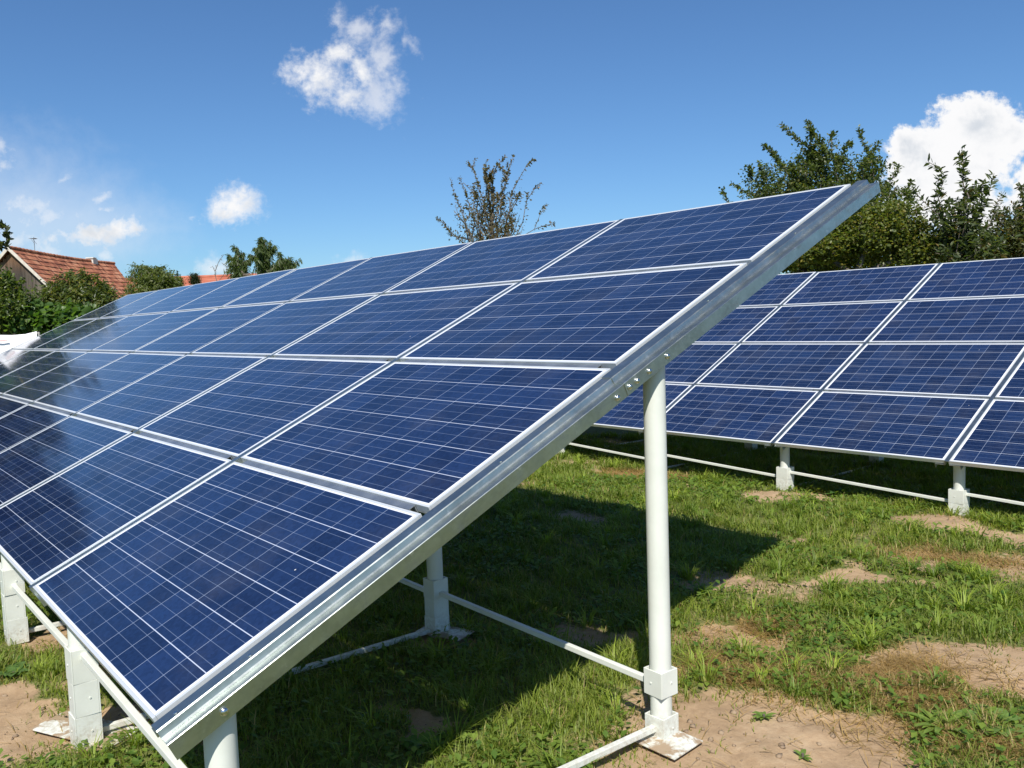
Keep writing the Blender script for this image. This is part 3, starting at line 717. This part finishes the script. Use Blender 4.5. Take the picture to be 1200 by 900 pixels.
for i in range(0, 9):
    x0 = (.03 if i == 0 else -i*PU+.02)
    rod(A1, (x0, YR-.05, .062 if i == 0 else .035), (x0, YF+.06, .10 if i == 0 else .05), .026)

# --- far table
T2 = DATA['tilt2']; O2 = tuple(DATA['a2'])
A2, P2 = make_array(O2, T2, range(-5, 3), 'solar_array', 'lower solar table behind, its dark underside and row of white posts on the grass')
for i in range(-5, 4):
    r = link('rafter', mid, A2); r.location = P2(-i*PU, 0, 0); r.rotation_euler = (T2, 0, 0)
for i in range(-5, 4):
    x = -i*PU+.035
    h = .118
    post(A2, x, .16, zr(P2, x, .16, T2, -.045), [(0, h, 1, .125), (h+.0006, h, -1, .125)], T2)
    post(A2, x, 2.0, zr(P2, x, 2.0, T2, -.045), [(0, h, 1, .12), (h+.0006, h, -1, .12), (2*h+.0012, h, 0, .12)], T2)
for i in range(-5, 3):
    x0 = -i*PU+.035
    za, zb = (.19, .105) if i % 2 == 0 else (.20, .12)
    rod(A2, (x0-.06, .16, za-.07), (x0-PU+.06, .16, za), .024)
    rod(A2, (x0-.06, 2.0, .24), (x0-PU+.06, 2.0, .25), .024)
for i in range(-5, 4):
    rod(A2, (-i*PU+.035, .22, .012), (-i*PU+.035, 1.95, .012), .018)

# ------------------------------------------------------------------ trees
def grow(name, label, cat, spec, tips, leaves, leaf_len, leaf_w, tones, trunk_r=.09, group=None, droop=.0, shoot_leaves=26, limb=.55, seed=1, heavy=1.0, yellow=None, fruit=None, splay=.9, inner=.35, dark=None, jit=1.0, straight=.15, nsh=2):
    rs = np.random.RandomState(seed)
    base = np.array(spec['base']); B = np.array(spec['blobs']) if spec['blobs'] else np.zeros((0, 5)); SH = np.array(spec['shoots']) if spec['shoots'] else np.zeros((0, 3))
    pts, kind = [], []
    if len(B):
        vol = B[:, 3]**2*B[:, 4]; vol = vol/vol.sum()
        for k in range(len(B)):
            n = max(6, int(tips*vol[k]))
            d = rs.randn(n, 3); d /= np.linalg.norm(d, axis=1)[:, None]
            q = rs.rand(n)**inner
            pts.append(B[k, :3]+d*q[:, None]*np.array([B[k, 3], B[k, 3], B[k, 4]])); kind += [0]*n
    if len(SH):
        ctr = B[:, :3].mean(0) if len(B) else base
        pts.append(SH); kind += [1]*len(SH)
        # more shoots of the same reach round the back and sides
        if len(B):
            ex = []
            for s in SH:
                for _ in range(nsh):
                    a = rs.uniform(0, 6.28); v = s-ctr; rad = math.hypot(v[0], v[1])*rs.uniform(.3, .8)
                    ex.append([ctr[0]+math.cos(a)*rad, ctr[1]+math.sin(a)*rad, s[2]-abs(v[2])*rs.uniform(.1, .4)])
            pts.append(np.array(ex)); kind += [1]*len(ex)
    pts = np.concatenate(pts); kind = np.array(kind)
    ok = pts[:, 2] > .08; pts, kind = pts[ok], kind[ok]
    zmin = pts[:, 2].min(); cz = np.median(pts[:, 2])
    # skeleton: a leaning trunk, then every tip joins the nearest node towards the base
    lean = rs.uniform(-.15, .15, 2); zt = max(.3, limb*cz)
    nodes = [base+np.array([0, 0, -.1])]; par = [-1]
    cen = (B[:, :2].mean(0) if len(B) else SH[:, :2].mean(0))
    nt_ = 6
    for k in range(1, nt_+1):
        f = k/nt_; nodes.append(np.array([base[0]+(cen[0]-base[0])*f*.6+lean[0]*f*.5+rs.uniform(-.03, .03), base[1]+(cen[1]-base[1])*f*.6+lean[1]*f*.5+rs.uniform(-.03, .03), zt*f])); par.append(len(nodes)-2)
    fork = len(nodes)-1
    order = np.argsort(np.linalg.norm(pts-nodes[fork], axis=1)+kind*.6)
    arr = np.zeros((len(pts)*5+20, 3)); arr[:len(nodes)] = nodes; nn = len(nodes); par = list(par)
    dist = np.zeros(len(arr)); 
    for k in range(1, nn): dist[k] = dist[k-1]+np.linalg.norm(arr[k]-arr[k-1])
    tipnode = []
    for i in order:
        p = pts[i]; d = np.linalg.norm(arr[:nn]-p, axis=1)
        below = np.clip(arr[:nn, 2]-p[2]+.05, 0, None)
        cost = d+straight*dist[:nn]+below*1.2; cost[:max(1, fork-2)] += 9
        j = int(np.argmin(cost)); a = arr[j].copy(); L = d[j]
        ns = max(1, min(4, int(L/.28)))
        prev = j
        for s in range(1, ns+1):
            f = s/ns; q = a+(p-a)*f
            if s < ns: q = q+rs.randn(3)*.05*L*jit+np.array([0, 0, .10*L*math.sin(math.pi*f)])
            arr[nn] = q; par.append(prev); dist[nn] = dist[prev]+np.linalg.norm(q-arr[prev]); prev = nn; nn += 1
        tipnode.append((prev, kind[i]))
    arr = arr[:nn]; par = np.array(par)
    w = np.zeros(nn)
    for t, _ in tipnode: w[t] += 1
    for k in range(nn-1, 0, -1): w[par[k]] += w[k]
    rad = trunk_r*(np.maximum(w, .6)/w[0])**.46; rad = np.clip(rad, .0035*heavy, None)
    # tubes
    V, F = [], []; off = 0
    for k in range(1, nn):
        p0, p1 = arr[par[k]], arr[k]; d = p1-p0; L = np.linalg.norm(d)
        if L < 1e-4: continue
        d /= L; u = np.cross(d, [0, 0, 1.0] if abs(d[2]) < .9 else [1.0, 0, 0]); u /= np.linalg.norm(u); v = np.cross(d, u)
        r1 = rad[k]; r0 = min(rad[par[k]], r1*1.5); m = 7 if r0 > .03 else 4
        an = np.arange(m)*2*np.pi/m; ring = np.cos(an)[:, None]*u+np.sin(an)[:, None]*v
        V += [p0-d*r0*.2+ring*r0, p1+ring*r1]
        idx = np.arange(m); F.append(np.stack([off+idx, off+(idx+1) % m, off+m+(idx+1) % m, off+m+idx], 1)); off += 2*m
    root = empty(name, base); tag(root, label, cat, group)
    me = np_mesh('trunk', np.concatenate(V)-base, np.concatenate(F), None, True, M['bark']); link('trunk', me, root)
    # leaves along the outer wood
    LP, LD, LS = [], [], []
    for t, kd in tipnode:
        p1 = arr[t]; p0 = arr[par[t]]; g_ = par[par[t]] if par[t] > 0 else par[t]; p00 = arr[g_]
        m = int((shoot_leaves if kd else leaves)*rs.uniform(.6, 1.4))
        f = rs.rand(m)**(.75 if kd else .6)
        q = p0+(p1-p0)*f[:, None]; early = rs.rand(m) < (.25 if kd else .35)
        q[early] = (p00+(p0-p00)*rs.rand(m)[:, None])[early]
        if kd == 0: q = q+rs.randn(m, 3)*.085*np.array([1, 1, .8])
        else: q = q+rs.randn(m, 3)*.02
        d = (p1-p0)/(np.linalg.norm(p1-p0)+1e-6)
        o = rs.randn(m, 3); o -= (o @ d)[:, None]*d; o /= np.linalg.norm(o, axis=1)[:, None]
        dd = d*rs.uniform(.2, .9, m)[:, None]+o*splay; dd[:, 2] -= droop*rs.uniform(.5, 1.4, m)
        LP.append(q); LD.append(dd/np.linalg.norm(dd, axis=1)[:, None]); LS.append(np.full(m, kd))
    LP, LD, LS = np.concatenate(LP), np.concatenate(LD), np.concatenate(LS); n = len(LP)
    ln = leaf_len*rs.uniform(.6, 1.25, n); lw = ln*leaf_w
    side = np.cross(LD, rs.randn(n, 3)*.6+np.array([0, 0, 1.0])); side /= np.linalg.norm(side, axis=1)[:, None]+1e-9
    nor = np.cross(side, LD)
    V = np.zeros((n, 6, 3)); bend = rs.uniform(-.05, .25, n)*ln
    V[:, 0] = LP; tip = LP+LD*ln[:, None]-np.array([0, 0, 1])*bend[:, None]; V[:, 3] = tip
    for j, (fu, s) in {1: (.3, 1), 2: (.68, .85), 4: (.68, -.85), 5: (.3, -1)}.items():
        V[:, j] = LP+LD*(ln*fu)[:, None]+side*(lw*.5*s)[:, None]+nor*(lw*.12)[:, None]-np.array([0, 0, 1])*(bend*fu**2)[:, None]
    k = (np.arange(n)*6)[:, None]
    F = np.concatenate([k+np.array([[0, 1, 2]]), k+np.array([[0, 2, 3]]), k+np.array([[0, 3, 4]]), k+np.array([[0, 4, 5]])], 1).reshape(-1, 3)
    t = np.clip(rs.normal(.45, .28, n), 0, 1)[:, None]; c0, c1 = np.array(tones[0]), np.array(tones[1]); tone = c0*(1-t)+c1*t
    if yellow:
        yy = (rs.rand(n) < yellow[0])[:, None]; tone = np.where(yy, np.array(yellow[1])*(.6+.7*rs.rand(n)[:, None]), tone)
    me = np_mesh('crown', V.reshape(-1, 3)-base, F, np.repeat(tone[:, None], 6, 1).reshape(-1, 3), False, M['leaf'], 3); link('crown', me, root)
    if fruit:
        b = MB(); ch = rs.choice(len(LP), fruit[0], replace=False)
        for c_ in ch:
            mt = Matrix.Translation(Vector(LP[c_]-base)-Vector((0, 0, fruit[1])))
            bmesh.ops.create_icosphere(b.bm, subdivisions=2, radius=fruit[1], matrix=mt)
        o = link('fruit', b.mesh('fruit', simple('yellow_fruit', (.45, .42, .08), (.55, .38, .07), 9, (.35, .5))), root, None, True)
    return root

T = DATA['T']; GB = None
PL = ((0.043, 0.073, 0.022), (0.143, 0.178, 0.051))
grow('plum_tree', 'tall dark green fruit tree with spiky shoots standing behind the near table\'s upper corner', 'tree', T['plum'], 1000, 58, .066, .52, PL, .13, seed=3, inner=.45, yellow=(.10, (.15, .15, .035)), shoot_leaves=95, jit=.3, straight=.35)
grow('broadleaf_bush', 'yellowish green leafy bush directly behind the lower table, left of the sapling', 'bush', T['broad'], 520, 52, .064, .58, ((0.066, 0.103, 0.024), (0.223, 0.247, 0.062)), .06, seed=4, yellow=(.16, (.22, .19, .04)), shoot_leaves=36)
grow('sapling', 'slender young tree whose topmost shoot with paired long leaves stands against the white cloud', 'tree', T['sapling'], 110, 22, .115, .36, ((0.043, 0.070, 0.026), (0.134, 0.159, 0.062)), .045, seed=5, shoot_leaves=24, splay=1.0, jit=.2, straight=.5, yellow=(.06, (.18, .13, .04)))
grow('side_shrub', 'thin leafed shrub at the right edge of the picture behind the lower table', 'shrub', T['side'], 260, 42, .075, .40, ((0.043, 0.067, 0.024), (0.152, 0.159, 0.057)), .05, seed=6, shoot_leaves=30, yellow=(.12, (.20, .13, .045)))
grow('undergrowth_shrub', 'low dense brownish green shrub just above the lower table\'s top edge, under the sapling', 'shrub', T['fill'], 420, 38, .065, .5, ((0.049, 0.067, 0.022), (0.171, 0.155, 0.054)), .05, seed=7, shoot_leaves=30, yellow=(.16, (.19, .12, .04)))
grow('sparse_tree', 'half bare tree with thin upright twigs and few dull leaves above the near table', 'tree', T['sparse'], 260, 13, .075, .55, ((0.090, 0.089, 0.044), (0.206, 0.166, 0.092)), .10, seed=8, shoot_leaves=38, nsh=3, yellow=(.28, (.17, .115, .06)), heavy=1.5, inner=.6, jit=.2, straight=.75)
grow('weeping_tree', 'drooping willow-like tree with three tufts just right of the far red roof', 'tree', T['willow'], 230, 22, .19, .16, ((0.062, 0.102, 0.031), (0.132, 0.175, 0.061)), .10, seed=9, droop=1.5, shoot_leaves=70, straight=.4, inner=.6)
grow('bare_shrub', 'thin reddish bare shrub beside the drooping tree, in front of the far red roof', 'shrub', T['twiggy'], 10, 6, .05, .5, ((0.165, 0.107, 0.068), (0.286, 0.159, 0.116)), .016, seed=10, heavy=1.7, shoot_leaves=12, straight=.6, nsh=4)
grow('peach_tree', 'rounded light green fruit tree between the barn and the far red roof', 'tree', T['peach'], 300, 36, .11, .27, ((0.066, 0.107, 0.026), (0.206, 0.230, 0.066)), .08, seed=11, droop=.9, shoot_leaves=44)
grow('dark_conifer', 'small dark pointed conifer before the red roof, nearer the barn', 'tree', T['con1'], 60, 34, .09, .25, ((0.022, 0.040, 0.022), (0.053, 0.071, 0.034)), .04, seed=12, group='small conifers before the red roof')
grow('dark_conifer', 'small dark pointed conifer before the red roof, farther from the barn', 'tree', T['con2'], 60, 34, .09, .25, ((0.022, 0.040, 0.022), (0.053, 0.071, 0.034)), .04, seed=13, group='small conifers before the red roof')
grow('barn_bush', 'big bushy green tree in front of the barn roof and wall', 'tree', T['bush'], 620, 38, .095, .30, ((0.046, 0.076, 0.022), (0.179, 0.208, 0.054)), .09, seed=14, droop=.7, shoot_leaves=50, yellow=(.07, (.22, .20, .04)))
grow('apple_tree', 'fruit tree dotted with yellow fruit at the left edge before the wooden gable', 'tree', T['apple'], 300, 36, .075, .55, ((0.049, 0.084, 0.022), (0.171, 0.215, 0.054)), .08, seed=15, shoot_leaves=40, fruit=(46, .040))
grow('fig_bush', 'low broad-leaved bright green bush above the white sheet at the far left', 'bush', T['fig'], 360, 26, .14, .78, ((0.049, 0.109, 0.026), (0.161, 0.262, 0.066)), .05, seed=16, droop=.5, shoot_leaves=20)
grow('dark_tree', 'tall dark tree whose branch tips enter at the left edge above the barn gable', 'tree', T['dark'], 1000, 55, .14, .5, ((0.030, 0.044, 0.022), (0.089, 0.106, 0.042)), .2, seed=17, shoot_leaves=50)

# ------------------------------------------------------------------ barn with its tiled roof
def build_barn():
    a, b_ = Vector(DATA['barn']['a']), Vector(DATA['barn']['b'])
    ax = (b_-a); L = ax.length; ax.normalize(); per = Vector((ax.y, -ax.x, 0))   # per points to the side of the sunny slope
    zr_ = a.z; run, sl = 4.2, 1.06; ze = zr_-run*sl
    root = empty('barn', (a.x, a.y, 0)); root.rotation_euler = (0, 0, math.atan2(ax.y, ax.x))
    tag(root, 'old wooden barn with weathered board gable and red tiled roof behind the bushes', 'barn')
    # local frame: x along the ridge, y = -per, z up
    wood = new_mat('weathered_boards'); m, nt = wood; g = N(nt); co = g.n('ShaderNodeTexCoord').outputs['Object']
    s3 = g.n('ShaderNodeSeparateXYZ', {0: co}); bi = g.m('FLOOR', g.m('DIVIDE', s3.outputs[1], .18))
    rv = g.n('ShaderNodeTexWhiteNoise', {'W': bi}, noise_dimensions='1D').outputs['Value']
    grain = g.noise(g.vm('MULTIPLY', co, (1, 14, .7)), 3, 5)
    f = g.m('ADD', g.m('MULTIPLY', rv, .55), g.m('MULTIPLY', grain, .45))
    c = g.ramp(f, [(.2, (.030, .024, .019)), (.5, (.075, .060, .046)), (.8, (.15, .125, .10))])
    up = g.sstep(g.m('ADD', s3.outputs[2], g.m('MULTIPLY', grain, 1.0)), zr_-1.0, zr_+.3)
    c = g.mix(g.m('MULTIPLY', up, .75), c, (.20, .10, .045, 1))
    g.out(g.n('ShaderNodeBsdfPrincipled', {'Base Color': c, 'Roughness': .85}))
    w = MB(); y = -run+.15
    while y < run-.2:
        y1 = min(y+.178, run-.15); ym = (y+y1)/2; zt = min(zr_-abs(y)*sl, zr_-abs(y1)*sl)-.06
        off = rnd.uniform(-.012, .012)
        w.box(-off, .05-off, y, y1-.006, 0, zt); y += .18
    w.box(.06, L-.1, -run+.15, -run+.3, 0, ze+.05); w.box(.06, L-3, run-.3, run-.15, 0, ze+.05)
    w.box(L-3.1, L-3.0, -run+.3, run-.3, 0, ze+.1)
    link('wall', w.mesh('wall', m), root)
    # roof
    m2, nt = new_mat('clay_tiles'); g = N(nt); co = g.n('ShaderNodeTexCoord').outputs['Object']
    s3 = g.n('ShaderNodeSeparateXYZ', {0: co})
    iv = g.m('FLOOR', g.m('DIVIDE', s3.outputs[2], .27)); iu = g.m('FLOOR', g.m('ADD', g.m('DIVIDE', s3.outputs[0], .20), g.m('MULTIPLY', g.m('MODULO', iv, 2.0), .5)))
    rv = g.n('ShaderNodeTexWhiteNoise', {'Vector': g.n('ShaderNodeCombineXYZ', {0: iu, 1: iv, 2: 0.0})}, noise_dimensions='3D').outputs['Value']
    bn = g.noise(co, .8, 5, .6)
    f = g.m('ADD', g.m('MULTIPLY', rv, .5), g.m('MULTIPLY', bn, .5))
    c = g.ramp(f, [(.22, (.19, .060, .030)), (.45, (.36, .120, .056)), (.62, (.45, .175, .085)), (.82, (.52, .25, .14))])
    g.out(g.n('ShaderNodeBsdfPrincipled', {'Base Color': c, 'Roughness': .85}))
    r = MB(); ncs = 17; LS = math.hypot(run, run*sl)
    for side in (1, -1):
        for k in range(ncs):
            f0, f1 = k/ncs, (k+1)/ncs+.012
            x1a = L-(3.4*f0*0.95); x1b = L-(3.4*f1*.95)
            nseg = 26
            for s in range(1):
                pts = []
                for (f_, lift) in ((f0, .015), (f1, .075)):
                    row = []
                    xe = L-3.2*f_
                    for q in range(nseg+1):
                        x = -.18+(xe+.18)*q/nseg
                        sag = -.10*math.sin(math.pi*min(1, max(0, x/L)))*(1-.3*f_)+rnd.uniform(-.014, .014)
                        row.append(Vector((x, -side*run*f_*1.02, zr_-run*sl*f_*1.02+lift+sag)))
                    pts.append(row)
                va = [r.bm.verts.new(p) for p in pts[0]]; vb = [r.bm.verts.new(p) for p in pts[1]]; vc = [r.bm.verts.new(p-Vector((0, 0, .055))) for p in pts[1]]; vd = [r.bm.verts.new(p-Vector((0, 0, .05))) for p in pts[0]]
                for q in range(nseg):
                    r.bm.faces.new((va[q], va[q+1], vb[q+1], vb[q])); r.bm.faces.new((vb[q], vb[q+1], vc[q+1], vc[q])); r.bm.faces.new((vc[q], vc[q+1], vd[q+1], vd[q]))
                r.bm.faces.new((va[0], vb[0], vc[0], vd[0])); r.bm.faces.new((va[-1], vb[-1], vc[-1], vd[-1]))
    ro = link('roof', r.mesh('roof', m2), root)
    rt = MB(); x = -.2
    while x < L-.1:
        sag = -.10*math.sin(math.pi*min(1, max(0, x/L)))
        rt.tube([(x, 0, zr_+.01+sag), (x+.40, 0, zr_+.025+sag)], [.10, .115], 10); x += .36
    link('ridge_tiles', rt.mesh('ridge_tiles', m2), ro)
    bb = MB(); wb = simple('pale_bargeboard', (.52, .46, .38), (.62, .57, .50), 4, (.7, .8))
    for side in (1, -1):
        pr = [(0, .10), (run*1.04, -run*sl*1.04+.10), (run*1.04, -run*sl*1.04-.10), (0, -.12)]
        bb.prism(pr, -.27, -.215, lambda u, v, q: Vector((q, -side*u-side*.002, zr_+v)))
    link('bargeboard', bb.mesh('bargeboard', wb), root)
    ch = MB(); cw = simple('pale_chimney', (.55, .52, .47), (.65, .62, .57), 6, (.8, .9))
    xc = 9.3; ch.box(xc-.3, xc+.35, -.2, .2, zr_-.5, zr_+.10, None, .015); ch.box(xc-.36, xc+.1, -.25, .25, zr_+.102, zr_+.17, None, .01)
    link('chimney', ch.mesh('chimney', cw), ro)
    an = MB(); am = simple('antenna_metal', (.10, .10, .10), (.16, .16, .16), 6, (.5, .6))
    xa = 3.6
    an.tube([(xa, .6, zr_-.8), (xa, .6, zr_+.95)], .016, 6)
    an.tube([(xa-.2, .6, zr_+.85), (xa+.2, .6, zr_+.85)], .010, 5)
    for q in range(7):
        hh = .20-.014*q; an.tube([(xa-.18+.06*q, .6-hh, zr_+.862), (xa-.18+.06*q, .6+hh, zr_+.862)], .008, 5)
    for q in (-.25, .1): an.tube([(xa+q*.6, .5, zr_+.55), (xa+q*.6, .7, zr_+.85)], .009, 5)
    link('antenna', an.mesh('antenna', am), ro)
build_barn()

def build_farm():
    # ridge runs across the view behind the trees
    m2 = simple('red_roof_tiles', (.34, .095, .055), (.46, .16, .095), .9, (.8, .9))
    wl = simple('plastered_wall', (.60, .55, .46), (.52, .47, .38), 1.2, (.85, .9))
    A, B = Vector((-58.3, 23.6, 0)), Vector((-50.6, 35.0, 0))
    A = Vector(DATA['farm']['a']); A.z = 0
    fh, rh = Vector(DATA['fh']), Vector(DATA['rh'])
    ax = rh.copy(); L = 10.4; back = fh.copy()
    root = empty('farmhouse', A); tag(root, 'far house whose long red tiled roof shows just above the near solar table', 'house')
    P = lambda u, v, z: ax*u+back*v+Vector((0, 0, z))
    H, E, W_ = 5.62, 3.6, 3.4
    b = MB()
    for v0, v1 in ((0, -W_), (0, W_)):
        n = 12
        for k in range(n):
            f0, f1 = k/n, (k+1)/n
            q = [P(-.3, v1*f0, H-(H-E)*f0+.0), P(L+.3, v1*f0, H-(H-E)*f0), P(L+.3, v1*f1, H-(H-E)*f1+.05), P(-.3, v1*f1, H-(H-E)*f1+.05)]
            vs = [b.bm.verts.new(p) for p in q]; ws = [b.bm.verts.new(p-Vector((0, 0, .08))) for p in q]
            b.bm.faces.new(vs); b.bm.faces.new(ws[::-1])
            for e in range(4): b.bm.faces.new((vs[e], vs[(e+1) % 4], ws[(e+1) % 4], ws[e]))
    ro = link('roof', b.mesh('roof', m2), root)
    t = MB(); t.tube([P(-.35, 0, H+.02), P(L+.35, 0, H+.02)], .12, 8); link('ridge_tiles', t.mesh('ridge_tiles', m2), ro)
    w = MB()
    pr = [(-W_+.3, 0), (W_-.3, 0), (W_-.3, E+.05), (0, H-.12), (-W_+.3, E+.05)]
    w.prism(pr, 0, L, lambda u, v, q: P(q, u, v))
    link('wall', w.mesh('wall', wl), root)
    fm = simple('window_frame', (.7, .68, .62), (.62, .6, .55), 4, (.5, .6)); gl = simple('window_glass', (.02, .025, .03), (.03, .035, .04), 3, (.08, .12))
    for u in (1.6, 4.4, 7.4):
        f = MB(); 
        for (a0, a1, z0, z1) in ((-.5, .5, 1.1, 1.18), (-.5, .5, 2.32, 2.4), (-.5, -.42, 1.18, 2.32), (.42, .5, 1.18, 2.32), (-.03, .03, 1.18, 2.32)):
            f.prism([(a0, z0), (a1, z0), (a1, z1), (a0, z1)], -W_+.22, -W_+.305, lambda uu, vv, q, u=u: P(u+uu, q, vv))
        wo = link('window', f.mesh('window', fm), root)
        p = MB(); p.prism([(-.42, 1.18), (.42, 1.18), (.42, 2.32), (-.42, 2.32)], -W_+.28, -W_+.292, lambda uu, vv, q, u=u: P(u+uu, q, vv)); link('pane', p.mesh('pane', gl), wo)
build_farm()

def build_sheet():
    pts = [Vector(p) for p in DATA['sheet']]
    base = Vector((pts[-1].x, pts[-1].y, 0)); root = empty('plastic_sheet', base)
    tag(root, 'white plastic sheet hung up at the far left end of the near table', 'plastic sheet')
    m = simple('white_sheet', (.80, .80, .80), (.74, .74, .75), 2, (.35, .5))
    # resample the sagging top edge, hang the cloth to just above the ground
    dense = []
    for p, q in zip(pts, pts[1:]):
        for k in range(6): dense.append(p.lerp(q, k/6))
    dense.append(pts[-1]); n = len(dense); rows = 12
    nrm = Vector((pts[-1].y-pts[0].y, -(pts[-1].x-pts[0].x), 0)).normalized()
    V, F = [], []
    for j in range(rows+1):
        f = j/rows
        for i, p in enumerate(dense):
            z = p.z*(1-f)+.12*f
            wob = .02*math.sin(i*.35+f*2.0)*f+.004*math.sin(i*1.3-f*3)+.03*math.sin(f*3.1)
            V.append(Vector((p.x, p.y, z))+nrm*wob-base)
    for j in range(rows):
        for i in range(n-1): F.append((j*n+i, j*n+i+1, (j+1)*n+i+1, (j+1)*n+i))
    me = np_mesh('sheet', [v[:] for v in V], F, None, True, m); o = link('sheet', me, root)
    md = o.modifiers.new('thick', 'SOLIDIFY'); md.thickness = .006
    pm = simple('sheet_pole', (.42, .40, .36), (.5, .47, .42), 5, (.6, .7))
    for p in (pts[-1], pts[1]):
        b = MB(); q = p-base+nrm*-.05; b.tube([(q.x, q.y, -.2), (q.x, q.y, p.z-.012)], .022, 10); link('pole', b.mesh('pole', pm), root)
    st = MB(); rd = simple('faded_red_print', (.62, .42, .40), (.70, .56, .54), 9, (.5, .6))
    a, c = pts[1].lerp(pts[2], .4), pts[2].lerp(pts[3], .75); u = (c-a).normalized()
    st.prism([(0, -.115), ((c-a).length, -.10), ((c-a).length, -.075), (0, -.085)], .064, .068, lambda uu, vv, q: a+u*uu+Vector((0, 0, vv))+nrm*q-base)
    link('stripe', st.mesh('stripe', rd), root)
build_sheet()

# ------------------------------------------------------------------ single weeds one can point to
def weed(label, x, y, n, L, wd, tone, up=.5, seed=0):
    rs = np.random.RandomState(seed); z = float(height(np.array([x]), np.array([y]))[0])
    root = empty('broadleaf_weed', (x, y, z)); tag(root, label, 'weed', 'weeds in the grass')
    V, F, Tn = [], [], []
    for k in range(n):
        a = 2.4*k+rs.uniform(-.3, .3); l = L*rs.uniform(.55, 1.1); e = up*rs.uniform(.4, 1.3); seg = 6
        d = np.array([math.cos(a), math.sin(a), 0]); s = np.array([-d[1], d[0], 0]); o = len(V)
        for q in range(seg+1):
            f = q/seg; c_ = d*l*f*math.cos(e*.6)+np.array([0, 0, l*(math.sin(e)*f-.55*f*f*e)+.004]); w = wd*l*(math.sin(math.pi*min(1, f*.92+.08))**.8)*.5+.0015
            rp = .06*w*(-1)**q
            V += [c_+s*w+np.array([0, 0, w*.25+rp]), c_, c_-s*w+np.array([0, 0, w*.25-rp])]
            Tn += [np.array(tone)*rs.uniform(.85, 1.15)]*3
        for q in range(seg):
            i = o+q*3; F += [(i, i+1, i+4, i+3), (i+1, i+2, i+5, i+4)]
    me = np_mesh('leaves', np.array(V), np.array(F), np.array(Tn), True, M['grass']); link('leaves', me, root)
    st = MB(); st.tube([(0, 0, -.02), (0, 0, .02)], .006, 6); link('stem', st.mesh('stem', M['grass'] if False else M['bark']), root)
weed('large pale green weed leaf rosette in the front right corner of the grass', .93, 3.16, 7, .17, .55, (.19, .30, .075), .6, 1)
weed('bright green leafy weed at the edge of the near table\'s shadow', -.62, 1.24, 22, .12, .30, (.17, .30, .05), .9, 2)
weed('spreading narrow-leaved weed nearest the camera on the right', .80, 2.98, 16, .19, .16, (.20, .29, .055), .7, 3)
weed('small weed sprouting from the bare soil beside the end post', .22, 2.52, 13, .06, .3, (.17, .27, .055), .7, 4)
weed('tiny weed on the large bare patch right of the end post', .52, 2.35, 7, .05, .3, (.16, .26, .055), .7, 5)
weed('leafy weed under the lower table\'s edge beside a white post', -1.95, 6.95, 12, .15, .45, (.07, .15, .03), 1.0, 6)
weed('low weed beside the front posts at the left edge', -2.75, .05, 10, .12, .5, (.11, .2, .05), .8, 7)
